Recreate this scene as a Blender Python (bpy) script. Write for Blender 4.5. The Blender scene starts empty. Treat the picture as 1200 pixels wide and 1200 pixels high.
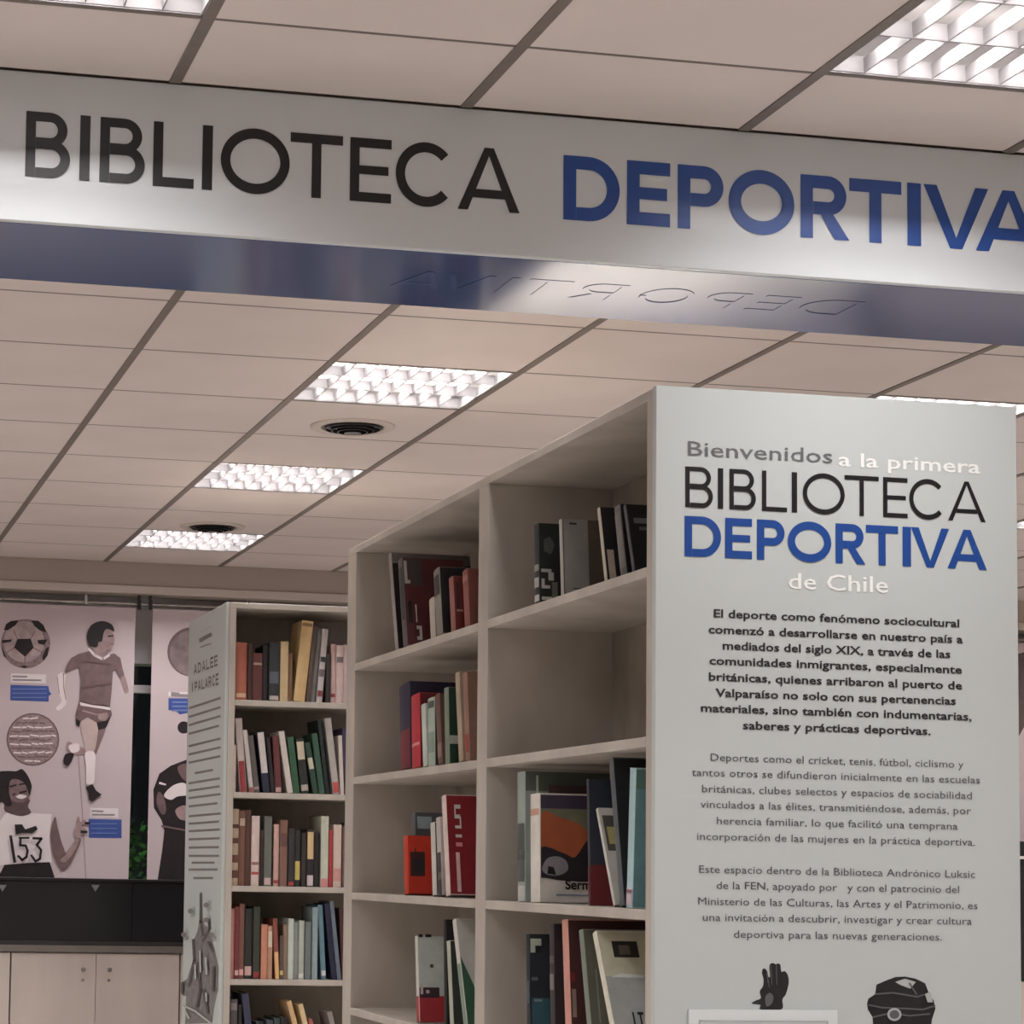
import bpy, bmesh, math, random
from mathutils import Vector, Matrix
random.seed(7)
S = bpy.context.scene
COL = S.collection

# ------------------------------------------------------------------ camera, world, lamps' strength, exposure
EYE = 1.5                                   # camera height above the floor
FPX, CX, CY = 2646.49, 235.05, 813.74       # focal length and optical centre in 1200-px units (the photo is a crop)
YAW, PITCH, ROLL = .1871126, .0758341, .0185769
_f = Vector((math.sin(YAW) * math.cos(PITCH), math.cos(YAW) * math.cos(PITCH), math.sin(PITCH)))
_r0 = Vector((math.cos(YAW), -math.sin(YAW), 0)); _u0 = _r0.cross(_f)
_r = _r0 * math.cos(ROLL) + _u0 * math.sin(ROLL); _u = -_r0 * math.sin(ROLL) + _u0 * math.cos(ROLL)
cam = bpy.data.cameras.new('camera'); co = bpy.data.objects.new('camera', cam); COL.objects.link(co)
m = Matrix((_r, _u, -_f)).transposed().to_4x4(); m.translation = Vector((0, 0, EYE)); co.matrix_world = m
cam.sensor_width = 36; cam.lens = FPX / 1200 * 36
cam.shift_x = (600 - CX) / 1200; cam.shift_y = (CY - 600) / 1200
cam.clip_start = .05; cam.clip_end = 100
S.camera = co
w = bpy.data.worlds.new('world'); S.world = w; w.use_nodes = True
w.node_tree.nodes['Background'].inputs[0].default_value = (.05, .06, .07, 1)
w.node_tree.nodes['Background'].inputs[1].default_value = .12
S.view_settings.view_transform = 'Standard'; S.view_settings.look = 'None'
S.view_settings.exposure = 0.0; S.view_settings.gamma = 1; S.view_settings.use_curve_mapping = False
TUBE_W = 6.0                                # watts of light per tube strip (three per fixture)
TUBE_COL = (1.0, .975, .97)

def at(px, py, axis, val):
    """the world point seen at a photo pixel that lies on the plane axis = val"""
    v = _r * ((px - CX) / FPX) - _u * ((py - CY) / FPX) + _f
    o = Vector((0, 0, EYE)); i = 'XYZ'.index(axis)
    return o + v * ((val - o[i]) / v[i])

# ------------------------------------------------------------------ materials
def lin(c):
    return tuple(((x / 255) / 12.92 if x / 255 <= .04045 else ((x / 255 + .055) / 1.055) ** 2.4) for x in c)
_M = {}
def mat(name, rgb, rough=.6, spec=.5, var=0., scale=8., stretch=(1, 1, 1), bump=0., emit=0., metal=0., coat=0., dirt=0.):
    """rgb: surface colour as sRGB 0-255, with procedural noise variation"""
    key = name
    if key in _M: return _M[key]
    M = bpy.data.materials.new(name); M.use_nodes = True; nt = M.node_tree; b = nt.nodes['Principled BSDF']
    c = lin(rgb); b.inputs['Base Color'].default_value = (*c, 1)
    b.inputs['Roughness'].default_value = rough; b.inputs['Specular IOR Level'].default_value = spec
    b.inputs['Metallic'].default_value = metal; b.inputs['Coat Weight'].default_value = coat
    b.inputs['Coat Roughness'].default_value = .12
    if emit: b.inputs['Emission Color'].default_value = (*c, 1); b.inputs['Emission Strength'].default_value = emit
    tc = nt.nodes.new('ShaderNodeTexCoord'); mp = nt.nodes.new('ShaderNodeMapping'); mp.inputs['Scale'].default_value = stretch
    no = nt.nodes.new('ShaderNodeTexNoise'); no.inputs['Scale'].default_value = scale; no.inputs['Detail'].default_value = 5
    nt.links.new(tc.outputs['Object'], mp.inputs[0]); nt.links.new(mp.outputs[0], no.inputs['Vector'])
    v = var if var else .04
    rp = nt.nodes.new('ShaderNodeMapRange'); rp.inputs[1].default_value = .3; rp.inputs[2].default_value = .7
    rp.inputs[3].default_value = 1 - v; rp.inputs[4].default_value = 1 + v * .6
    nt.links.new(no.outputs['Fac'], rp.inputs[0])
    mx = nt.nodes.new('ShaderNodeVectorMath'); mx.operation = 'SCALE'; mx.inputs[0].default_value = c
    nt.links.new(rp.outputs[0], mx.inputs['Scale']); nt.links.new(mx.outputs[0], b.inputs['Base Color'])
    if bump:
        bp = nt.nodes.new('ShaderNodeBump'); bp.inputs['Strength'].default_value = bump; bp.inputs['Distance'].default_value = .002
        nt.links.new(no.outputs['Fac'], bp.inputs['Height']); nt.links.new(bp.outputs[0], b.inputs['Normal'])
    _M[key] = M
    return M

TILE = mat('ceiling_tile_mineral', (222, 211, 206), .9, .2, .035, 3, bump=.15)
RAIL = mat('ceiling_rail_grey', (122, 112, 106), .5, .4, .1, 20)
GAPM = mat('plenum_dark', (40, 36, 34), .9)
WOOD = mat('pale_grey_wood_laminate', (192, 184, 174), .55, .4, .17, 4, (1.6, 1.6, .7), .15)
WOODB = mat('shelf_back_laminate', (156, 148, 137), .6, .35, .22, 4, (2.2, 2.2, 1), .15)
WHITEP = mat('matt_white_print_panel', (199, 205, 204), .42, .5, .02, 2)
BEAMW = mat('beam_face_vinyl', (214, 219, 222), .3, .6, .015, 2)
BLUEU = mat('beam_blue_gloss', (46, 80, 136), .16, .9, .06, 3, coat=.6)
BLACKL = mat('black_letter_vinyl', (26, 25, 27), .35)
BLUEL = mat('blue_letter_vinyl', (30, 74, 150), .35)
REFLECTL = mat('blue_reflected_letter', (72, 98, 156), .16, .9, .06, 3, coat=.6)
GREYL = mat('grey_letter_print', (104, 106, 108), .5)
LIGHTL = mat('white_letter_print', (250, 250, 248), .5)
TEXT1 = mat('dark_text_print', (44, 44, 46), .5)
TEXT2 = mat('grey_text_print', (84, 86, 90), .5)
ALU = mat('white_louvre_aluminium', (150, 146, 147), .35, .5)
PANW = mat('fixture_pan_white', (150, 147, 147), .35, .6)
TUBEM = mat('fluorescent_tube', (255, 246, 240), .4, emit=3.)
FLOORM = mat('floor_vinyl', (212, 206, 200), .5, .4, .08, 2)
WALLM = mat('wall_paint', (205, 194, 186), .85, .3, .03, 2)
BULK = mat('bulkhead_paint', (178, 165, 156), .8, .3, .04, 2)
STEEL = mat('rod_steel', (190, 182, 180), .25, .5, metal=.9)
BLACKP = mat('black_plastic', (22, 20, 22), .4)
BLACKG = mat('black_gloss_case', (30, 31, 34), .22, .6, .1, 4)
PAGE = mat('page_paper', (214, 204, 184), .85, .2, .1, 60, (1, 1, .02))

# ------------------------------------------------------------------ object helpers
def tag(o, label=None, cat=None, group=None, kind=None):
    for k, v in (('label', label), ('category', cat), ('group', group), ('kind', kind)):
        if v: o[k] = v
    return o
def empty(name, loc=(0, 0, 0), rot=(0, 0, 0)):
    o = bpy.data.objects.new(name, None); COL.objects.link(o); o.location = loc; o.rotation_euler = rot
    o.empty_display_size = .1
    return o
def link(name, me, parent=None):
    o = bpy.data.objects.new(name, me); COL.objects.link(o)
    if parent: o.parent = parent
    return o
def mesh(name, verts, faces, mats, idx=None):
    me = bpy.data.meshes.new(name); me.from_pydata([tuple(v) for v in verts], [], faces)
    for q in (mats if isinstance(mats, (list, tuple)) else [mats]): me.materials.append(q)
    if idx: me.polygons.foreach_set('material_index', idx)
    me.update(); return me
BOXF = [(0, 3, 2, 1), (4, 5, 6, 7), (0, 1, 5, 4), (1, 2, 6, 5), (2, 3, 7, 6), (3, 0, 4, 7)]
class MB:
    def __init__(s): s.v = []; s.f = []; s.i = []
    def add(s, v, f, mi=0):
        n = len(s.v); s.v += [tuple(q) for q in v]; s.f += [tuple(n + k for k in q) for q in f]; s.i += [mi] * len(f); return s
    def box(s, x0, x1, y0, y1, z0, z1, mi=0):
        return s.add([(x0, y0, z0), (x1, y0, z0), (x1, y1, z0), (x0, y1, z0), (x0, y0, z1), (x1, y0, z1), (x1, y1, z1), (x0, y1, z1)], BOXF, mi)
    def ring(s, c, r0, r1, z0, z1, n=32, mi=0):
        """annular tube between radii r0<r1"""
        v = []
        for k in range(n):
            a = 2 * math.pi * k / n; ca, sa = math.cos(a), math.sin(a)
            for r, z in ((r0, z0), (r1, z0), (r1, z1), (r0, z1)): v.append((c[0] + r * ca, c[1] + r * sa, z))
        f = []
        for k in range(n):
            a, b = 4 * k, 4 * ((k + 1) % n)
            for q in range(4): f.append((a + q, b + q, b + (q + 1) % 4, a + (q + 1) % 4))
        return s.add(v, f, mi)
    def cyl(s, p, q, r, n=12, mi=0):
        p, q = Vector(p), Vector(q); d = (q - p).normalized(); a = d.orthogonal().normalized(); b = d.cross(a)
        v = []
        for e in (p, q):
            for k in range(n):
                t = 2 * math.pi * k / n; v.append(e + a * math.cos(t) * r + b * math.sin(t) * r)
        f = [(k, (k + 1) % n, n + (k + 1) % n, n + k) for k in range(n)] + [tuple(range(n))[::-1], tuple(range(n, 2 * n))]
        return s.add(v, f, mi)
    def build(s, name, mats, parent=None, bevel=0.):
        me = mesh(name, s.v, s.f, mats, s.i)
        bm = bmesh.new(); bm.from_mesh(me); bmesh.ops.recalc_face_normals(bm, faces=bm.faces)
        if bevel: bmesh.ops.bevel(bm, geom=list(bm.edges), offset=bevel, segments=1, affect='EDGES')
        bm.to_mesh(me); bm.free()
        return link(name, me, parent)
def box(name, x0, x1, y0, y1, z0, z1, m, parent=None, bevel=0.):
    return MB().box(x0, x1, y0, y1, z0, z1).build(name, m, parent, bevel)
def smooth(pts, sub=4):
    n = len(pts); out = []
    for i in range(n):
        p0, p1, p2, p3 = pts[i - 1], pts[i], pts[(i + 1) % n], pts[(i + 2) % n]
        for k in range(sub):
            t = k / sub
            out.append(tuple(.5 * (2 * p1[j] + (p2[j] - p0[j]) * t + (2 * p0[j] - 5 * p1[j] + 4 * p2[j] - p3[j]) * t * t + (3 * p1[j] - p0[j] - 3 * p2[j] + p3[j]) * t ** 3) for j in (0, 1)))
    return out
def ribbon(pts, wd):
    """flat stroke polygons (list of quads) along 2-D points"""
    q = []
    for (a, b) in zip(pts, pts[1:]):
        dx, dy = b[0] - a[0], b[1] - a[1]; L = math.hypot(dx, dy) or 1; nx, ny = -dy / L * wd / 2, dx / L * wd / 2
        ex, ey = dx / L * wd * .3, dy / L * wd * .3
        q.append([(a[0] + nx - ex, a[1] + ny - ey), (b[0] + nx + ex, b[1] + ny + ey), (b[0] - nx + ex, b[1] - ny + ey), (a[0] - nx - ex, a[1] - ny - ey)])
    return q
class Art:
    """flat print on a plane: polygons given in photo pixels of that plane, stacked in thin ink layers"""
    def __init__(s, axis, val, step=-.0006): s.axis = axis; s.val = val; s.step = step; s.n = 1; s.v = []; s.f = []; s.i = []; s.m = []
    def poly(s, pts, m, sm=False, o=None):
        if o: pts = [(o[0] + p[0] / o[2], o[1] + p[1] / o[2]) for p in pts]
        if sm: pts = smooth(pts)
        if m not in s.m: s.m.append(m)
        b = len(s.v); k = 'XYZ'.index(s.axis)
        for p in pts:
            q = at(p[0], p[1], s.axis, s.val); q[k] += s.step * s.n; s.v.append(tuple(q))
        s.f.append(tuple(range(b, b + len(pts)))); s.i.append(s.m.index(m)); s.n += 1; return s
    def stroke(s, pts, wd, m, o=None):
        if o: pts = [(o[0] + p[0] / o[2], o[1] + p[1] / o[2]) for p in pts]; wd = wd / o[2]
        for q in ribbon(pts, wd): s.poly(q, m); s.n -= 1
        s.n += 1; return s
    def disc(s, c, r, m, ry=None, o=None):
        ry = ry or r
        return s.poly([(c[0] + r * math.cos(2 * math.pi * k / 28), c[1] + ry * math.sin(2 * math.pi * k / 28)) for k in range(28)], m, o=o)
    def build(s, name, parent): return link(name, mesh(name, s.v, s.f, s.m, s.i), parent)

# ------------------------------------------------------------------ letters
def arc(cx, cy, rx, ry, a0, a1, n=20):
    return [(cx + rx * math.cos(math.radians(a0 + (a1 - a0) * k / n)), cy + ry * math.sin(math.radians(a0 + (a1 - a0) * k / n))) for k in range(n + 1)]
def strip(a, b): return [[a[k], a[k + 1], b[k + 1], b[k]] for k in range(len(a) - 1)]
def bowl(x0, x1, y0, y1, t):
    r = (y1 - y0) / 2; rx = min(r, x1 - x0)
    out = [(x0, y1)] + arc(x1 - rx, (y0 + y1) / 2, rx, r, 90, -90) + [(x0, y0)]
    ins = [(x0, y1 - t)] + arc(x1 - rx, (y0 + y1) / 2, rx - t, r - t, 90, -90) + [(x0, y0 + t)]
    return strip(out, ins)
def rect(x0, x1, y0, y1): return [(x0, y0), (x1, y0), (x1, y1), (x0, y1)]
def glyph(ch, w, h, t):
    if ch == 'I': return [rect(0, w, 0, h)]
    if ch == 'L': return [rect(0, t, 0, h), rect(t, w, 0, t)]
    if ch == 'T': return [rect(0, w, h - t, h), rect(w / 2 - t / 2, w / 2 + t / 2, 0, h - t)]
    if ch == 'E': return [rect(0, t, 0, h), rect(t, w, h - t, h), rect(t, w * .93, h * .5 - t * .46, h * .5 + t * .46), rect(t, w, 0, t)]
    if ch == 'O': return strip(arc(w / 2, h / 2, w / 2, h / 2 + .01 * h, 0, 360, 48), arc(w / 2, h / 2, w / 2 - t, h / 2 - t, 0, 360, 48))
    if ch == 'C': return strip(arc(w * .53, h / 2, w * .53, h / 2 + .01 * h, 42, 318, 40), arc(w * .53, h / 2, w * .53 - t, h / 2 - t, 42, 318, 40))
    if ch == 'D': return [rect(0, t, 0, h)] + bowl(t, w, 0, h, t)
    if ch == 'P': return [rect(0, t, 0, h)] + bowl(t, w, h * .36, h, t)
    if ch == 'B': return [rect(0, t, 0, h)] + bowl(t, w * .93, h * .5 - t * .25, h, t * .98) + bowl(t, w, 0, h * .5 + t * .55, t)
    if ch == 'R': return [rect(0, t, 0, h)] + bowl(t, w * .94, h * .38, h, t) + [[(w * .38, h * .42), (w * .38 + t * 1.05, h * .42), (w, 0), (w - t * 1.2, 0)]]
    if ch == 'V': return [[(0, h), (t * 1.1, h), (w / 2 + t * .1, t * .6), (w / 2 + t * .45, 0), (w / 2 - t * .5, 0)], [(w, h), (w - t * 1.1, h), (w / 2 - t * .1, t * .6), (w / 2 - t * .45, 0), (w / 2 + t * .5, 0)]]
    if ch == 'A': return [[(0, 0), (t * 1.1, 0), (w / 2 + t * .1, h - t * .6), (w / 2 + t * .45, h), (w / 2 - t * .5, h)], [(w, 0), (w - t * 1.1, 0), (w / 2 - t * .1, h - t * .6), (w / 2 - t * .45, h), (w / 2 + t * .5, h)], rect(w * .22, w * .78, h * .2, h * .2 + t * .92)]
def letter(ch, x0, x1, z0, z1, t, Y, m, parent):
    v, f = [], []
    for k, q in enumerate(glyph(ch, x1 - x0, z1 - z0, t)):
        b = len(v); v += [(p[0], -.00002 * k, p[1]) for p in q]; f.append(tuple(range(b, b + len(q))))
    o = link('letter', mesh('letter', v, f, m), parent); o.location = (x0, Y, z0); return o
def word(spec, ytl, ybl, ytr, ybr, Y, t, m, parent, gapY):
    """spec: [(char, x0, x1)] in photo pixels on the plane y=Y; cap top / baseline given at first and last letter"""
    xa, xb = spec[0][1], spec[-1][2]
    zt = sum(at(x, y, 'Y', Y).z for x, y in ((xa, ytl), (xb, ytr))) / 2
    zb = sum(at(x, y, 'Y', Y).z for x, y in ((xa, ybl), (xb, ybr))) / 2
    for ch, x0, x1 in spec:
        ym = ytl + (ytr - ytl) * (x0 - xa) / (xb - xa); ym = (ym + ybl + (ybr - ybl) * (x0 - xa) / (xb - xa)) / 2
        letter(ch, at(x0, ym, 'Y', Y).x, at(x1, ym, 'Y', Y).x, zb, zt, t, gapY, m, parent)
def solidify_text(o):
    me = bpy.data.meshes.new_from_object(o.evaluated_get(bpy.context.evaluated_depsgraph_get()))
    n = link(o.name, me, o.parent); n.matrix_local = o.matrix_local.copy()
    nm = o.name; bpy.data.objects.remove(o); n.name = nm
    if not me.materials: me.materials.append(BLACKL)
    return n
def textline(s, xa, ya, xb, yb, Y, cap, bold, m, parent, gapY, name='text_line'):
    """one printed line; xa,ya .. xb,yb = its baseline ends in photo pixels; cap = cap height in metres"""
    c = bpy.data.curves.new(name, 'FONT'); c.body = s; c.size = 1; c.offset = bold; c.resolution_u = 2
    o = link(name, c, parent); c.materials.append(m)
    bpy.context.view_layer.update()
    wd = o.dimensions.x; p, q = at(xa, ya, 'Y', Y), at(xb, yb, 'Y', Y)
    o.location = (p.x, gapY, (p.z + q.z) / 2); o.rotation_euler = (math.pi / 2, 0, 0)
    o.scale = ((q.x - p.x) / wd, cap / .73, 1)
    bpy.context.view_layer.update(); o = solidify_text(o); tag(o, kind='stuff'); return o

# ------------------------------------------------------------------ room shell
H = EYE + 1.5463                            # ceiling height
YB, YB2 = 4.304, 4.748                      # front and back of the beam
ZB = EYE + 1.245                            # underside of the beam
WY = 11.362                                 # where the ceiling ends
tag(box('floor', -3, 8.2, -3, 12.0, -.1, 0, FLOORM), kind='structure')
tag(box('wall_left', -3.1, -3, -3, 12.0, 0, H + .3, WALLM), kind='structure')
tag(box('wall_right', 8.2, 8.3, -3, 12.0, 0, H + .3, WALLM), kind='structure')
tag(box('wall_front', -3.1, 8.3, -3.1, -3, 0, H + .3, WALLM), kind='structure')
ceil = tag(box('ceiling', -3, 8.2, -3, 12.0, H + .14, H + .2, GAPM), kind='structure')
GX, GY = 1.6413, 6.616                      # far grid node (left edge of the column of lights)
NX, NY = .14, 3.96                          # near grid node
P = .6
tile_me = None
def tile_mesh():
    mb = MB(); a = P / 2 - .0025
    v = []
    for z, s in ((.018, a), (.004, a), (0, a - .004)):
        v += [(-s, -s, z), (s, -s, z), (s, s, z), (-s, s, z)]
    f = [(0, 1, 2, 3)[::1], (8, 11, 10, 9)] + [(4 * l + k, 4 * l + (k + 1) % 4, 4 * l + 4 + (k + 1) % 4, 4 * l + 4 + k) for l in range(2) for k in range(4)]
    return MB().add(v, f)
t0 = tile_mesh().build('ceiling_tile', TILE, ceil)
first = [t0]
def put_tile(x, y, sx=1, sy=1):
    if first: o = first.pop()
    else: o = t0.copy(); COL.objects.link(o); o.parent = ceil
    o.location = (x + P / 2 * sx, y + P / 2 * sy, H); o.scale = (sx, sy, 1); return o
far_lights = [(GX + P * 3 * i, GY + P * j) for i in (-2, -1, 0, 1, 2, 3) for j in (-3, 0, 3, 6)]
far_lights = [q for q in far_lights if -2.5 < q[0] < 7.4]
near_lights = [(NX + P * 3 * i, NY - P - P * 3 * j) for i in (-1, 0, 1, 2) for j in (0, 1, 2)]
taken = {(round(x, 2), round(y, 2)) for x, y in far_lights + near_lights}
for i in range(-7, 11):
    for j in range(-3, 8):
        x, y = GX + P * i, GY + P * j
        if (round(x, 2), round(y, 2)) in taken: continue
        put_tile(x, y, 1, (WY - y) / P if y + P > WY else 1)
for i in range(-7, 11): put_tile(GX + P * i, YB2 + .001, 1, (GY - 3 * P - YB2) / P)
for i in range(-5, 13):
    for j in range(-10, 1):
        x, y = NX + P * i, NY + P * j
        if (round(x, 2), round(y, 2)) in taken: continue
        if i > 9 or j < -9: continue
        put_tile(x, y, 1, (YB - y) / P if y + P > YB else 1)
rail_me = {}
def rail(x, y0, y1):
    k = round(y1 - y0, 3)
    if k not in rail_me:
        o = MB().box(-.012, .012, 0, k, -.003, .01).box(-.002, .002, 0, k, .01, .04).build('ceiling_rail', RAIL, ceil); rail_me[k] = o
    else: o = rail_me[k].copy(); COL.objects.link(o); o.parent = ceil
    o.location = (x, y0, H)
for i in range(-7, 12): rail(GX + P * i, YB2 + .002, WY)
for i in range(-5, 11): rail(NX + P * i, -2.9, YB - .002)
tee = None
def crossrail(y, x0, x1):
    global tee
    if not tee: o = tee = MB().box(0, 1, -.005, .005, .0, .012).build('cross_rail', RAIL, ceil)
    else: o = tee.copy(); COL.objects.link(o); o.parent = ceil
    o.location = (x0, y, H); o.scale = (x1 - x0, 1, 1)
for j in range(-3, 8): crossrail(GY + P * j, -2.9, 8.1)
for j in range(-10, 1): crossrail(NY + P * j, -2.9, 8.1)

# beam core, bulkhead over the window, back wall and window
tag(box('trim_1', -3, 8.2, YB + .02, YB2 - .02, ZB + .02, H + .13, BULK), kind='structure')
bh = tag(box('trim_2', -3, 8.2, WY, WY + .16, EYE + 1.405, H + .13, BULK), kind='structure')
box('bulkhead_lip', -3, 8.2, WY - .012, WY, EYE + 1.385, EYE + 1.425, WALLM, bh, .003)
box('bulkhead_lip', -3, 8.2, WY, WY + .16, EYE + 1.385, EYE + 1.405, BULK, bh)
WB = 11.62
tag(box('wall_back', -3, 8.2, WB + .06, WB + .16, 0, EYE - .10, WALLM), kind='structure')
tag(box('wall_back_top', -3, 8.2, WB + .06, WB + .16, EYE + 1.05, H + .13, WALLM), kind='structure')
FRAMEW = mat('window_frame_white', (226, 220, 220), .45)
GLASS = bpy.data.materials.new('dark_window_glass'); GLASS.use_nodes = True
_b = GLASS.node_tree.nodes['Principled BSDF']; _b.inputs['Base Color'].default_value = (.5, .55, .52, 1); _b.inputs['Roughness'].default_value = .03
_b.inputs['Transmission Weight'].default_value = 1; _b.inputs['IOR'].default_value = 1.45
_n = GLASS.node_tree.nodes.new('ShaderNodeTexNoise'); _n.inputs['Scale'].default_value = 3
_mr = GLASS.node_tree.nodes.new('ShaderNodeMapRange'); _mr.inputs[3].default_value = .02; _mr.inputs[4].default_value = .05
GLASS.node_tree.links.new(_n.outputs['Fac'], _mr.inputs[0]); GLASS.node_tree.links.new(_mr.outputs[0], _b.inputs['Roughness'])
zt = at(168, 803, 'Y', WB).z; zt2 = at(168, 812, 'Y', WB).z
ztop = EYE + 1.05
win = tag(MB().box(-3, 8.2, WB, WB + .06, zt2, zt).box(-3, 8.2, WB, WB + .06, ztop, ztop + .4)
          .box(-3, 8.2, WB - .02, WB + .06, EYE - .12, EYE - .08).build('window_1', FRAMEW), kind='structure')
for k, x in enumerate((-3, -1.0, 1.0, 3.0, 5.0, 7.0)):
    box('window_frame', x, x + .05, WB + .005, WB + .055, EYE - .1, ztop, FRAMEW, win)
    x1 = min(x + 2.0, 8.2)
    box('pane', x + .05, x1, WB + .026, WB + .034, EYE - .08, zt2, GLASS, win)
    box('pane', x + .05, x1, WB + .026, WB + .034, zt, ztop, GLASS, win)

# ------------------------------------------------------------------ recessed louvre lights
def blade(L, wt, wb, z0, z1):
    """long blade, narrow below and wide above, along local x"""
    return MB().add([(0, -wb / 2, z0), (L, -wb / 2, z0), (L, wb / 2, z0), (0, wb / 2, z0), (0, -wt / 2, z1), (L, -wt / 2, z1), (L, wt / 2, z1), (0, wt / 2, z1)], BOXF)
IN = .012; LL = P - 2 * IN
def make_fixture():
    r = empty('ceiling_light')
    a = IN
    MB().box(a, P - a, a, P - a, .085, .092).box(a, a + .004, a, P - a, 0, .085).box(P - a - .004, P - a, a, P - a, 0, .085) \
        .box(a, P - a, a, a + .004, 0, .085).box(a, P - a, P - a - .004, P - a, 0, .085).build('housing', PANW, r)
    fr = .006
    MB().box(0.002, P - .002, .002, a, -.001, fr).box(.002, P - .002, P - a, P - .002, -.001, fr).box(.002, a, a, P - a, -.001, fr).box(P - a, P - .002, a, P - a, -.001, fr).build('frame', RAIL, r)
    lb = None
    for k in range(4):
        y = a + .004 + (LL - .008) * k / 3
        if lb is None: o = lb = blade(LL - .008, .020, .005, 0, .030).build('louvre_blade', ALU, r)
        else: o = lb.copy(); COL.objects.link(o); o.parent = r
        o.location = (a + .004, y, .002)
    cb = None
    for k in range(1, 8):
        x = a + .004 + (LL - .008) * k / 8
        if cb is None: o = cb = blade(LL - .008, .013, .003, 0, .026).build('cross_blade', ALU, r)
        else: o = cb.copy(); COL.objects.link(o); o.parent = r
        o.location = (x, a + .004, .003); o.rotation_euler = (0, 0, math.pi / 2)
    tb = None
    for k in range(3):
        y = a + .004 + (LL - .008) * (k + .5) / 3
        if tb is None: o = tb = MB().cyl((0, 0, 0), (LL - .03, 0, 0), .012).build('tube', TUBEM, r)
        else: o = tb.copy(); COL.objects.link(o); o.parent = r
        o.location = (a + .015, y, .062)
    return r
fix0 = make_fixture(); spare = [fix0]
def tube_lights(x, y, parent):
    for k in range(3):
        L = bpy.data.lights.get('tube_glow') or bpy.data.lights.new('tube_glow', 'AREA')
        L.shape = 'RECTANGLE'; L.size = LL - .04; L.size_y = .024; L.energy = TUBE_W; L.spread = math.radians(164); L.color = TUBE_COL
        o = bpy.data.objects.new('tube_glow', L); COL.objects.link(o); o.parent = parent
        o.location = (P / 2, IN + .004 + (LL - .008) * (k + .5) / 3, .047)
def fixture(x, y, label):
    if spare: r = spare.pop()
    else:
        r = fix0.copy(); COL.objects.link(r)
        for c in kids: d = c.copy(); COL.objects.link(d); d.parent = r
    r.location = (x, y, H); tag(r, label, 'ceiling light', 'recessed square louvre lights'); tube_lights(x, y, r)
kids = list(fix0.children)
lab = {(2, 0): 'square louvre light nearest behind the sign beam, above first round vent', (2, 1): 'dimmer square louvre light midway between the two round ceiling vents',
       (2, 2): 'farthest square louvre light, beside the second round vent near the end wall',
       (3, 0): 'square louvre light peeping over the top right corner of the white text panel', (4, 1): 'square louvre light sliver at right frame edge beside the white text panel'}
cols = sorted({round(x, 2) for x, y in far_lights})
for x, y in far_lights:
    i = round((x - GX) / (3 * P)) + 2; j = round((y - GY) / (3 * P))
    l = lab.get((i, j)) or 'ceiling louvre light behind the beam, column %s from the left, row %s' % (['one', 'two', 'three', 'four', 'five', 'six'][i], ['zero', 'one', 'two', 'three'][j + 0 if j > 0 else 0] if j >= 0 else 'under beam')
    fixture(x, y, l)
for x, y in near_lights:
    i = round((x - NX) / (3 * P)); j = round((NY - P - y) / (3 * P))
    l = {(0, 0): 'square louvre light at the top left, in front of the sign beam', (1, 0): 'big bright louvre light at the top right, in front of the sign beam'}.get((i, j)) or \
        'ceiling louvre light on the viewer side of the beam, column %s, row %s' % (['one', 'two', 'three', 'four'][i + 1], ['one', 'two', 'three'][j])
    fixture(x, y, l)

# round air vents
def vent(x, y, label):
    r = empty('air_vent', (x, y, H)); tag(r, label, 'vent', 'round ceiling air vents')
    n = 40; v = []; prof = [(.150, 0), (.149, -.004), (.140, -.008), (.122, -.009), (.112, -.006), (.110, .01)]
    for a in range(n):
        for q in prof: v.append((q[0] * math.cos(2 * math.pi * a / n), q[0] * math.sin(2 * math.pi * a / n), q[1]))
    k = len(prof); f = [(a * k + b, ((a + 1) % n) * k + b, ((a + 1) % n) * k + b + 1, a * k + b + 1) for a in range(n) for b in range(k - 1)]
    MB().add(v, f).build('flange', WALLM, r)
    for q, z in ((.098, -.012), (.076, -.017), (.054, -.022)): MB().ring((0, 0), q - .004, q, z, .002, 32).build('vane', BLACKG, r)
    MB().cyl((0, 0, -.026), (0, 0, .002), .03, 24).build('hub', BLACKG, r)
    MB().box(-.1, .1, -.003, .003, -.010, .002).box(-.003, .003, -.1, .1, -.010, .002).build('spider', BLACKG, r)
    MB().cyl((0, 0, -.004), (0, 0, .002), .108, 40).build('duct_plate', BLACKP, r)
vent(GX + .3 + .02, GY + P * 1.62, 'round ceiling vent with white flange, the nearer one beside the first light')
vent(GX + .3, GY + P * 5.70, 'small far round ceiling vent partly hiding the last light')

# ------------------------------------------------------------------ the overhead sign
sg = empty('overhead_sign', (0, YB, ZB)); tag(sg, 'long white beam sign reading BIBLIOTECA DEPORTIVA with blue underside, across the ceiling', 'sign')
def lbox(name, x0, x1, y0, y1, z0, z1, m, r, bevel=0):
    l = r.location; return box(name, x0 - l.x, x1 - l.x, y0 - l.y, y1 - l.y, z0 - l.z, z1 - l.z, m, r, bevel)
lbox('face_panel', -2.9, 8.1, YB, YB + .018, ZB, H - .0035, BEAMW, sg, .0015)
lbox('underside_panel', -2.9, 8.1, YB + .02, YB2, ZB, ZB + .018, BLUEU, sg)
lbox('rear_panel', -2.9, 8.1, YB2 - .018, YB2, ZB + .018, H - .006, BEAMW, sg)
class _P: pass
def word_on(parent, *a):
    word(*a)
g = sg.location
def sword(spec, a, b, c, d, t, m):
    n0 = set(bpy.data.objects)
    word(spec, a, b, c, d, YB, t, m, sg, -.0012)
    for o in set(bpy.data.objects) - n0: o.location = (o.location.x - g.x, -.0012, o.location.z - g.z)
h2 = lambda L: [(c, a / 2, b / 2) for c, a, b in L]
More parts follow.
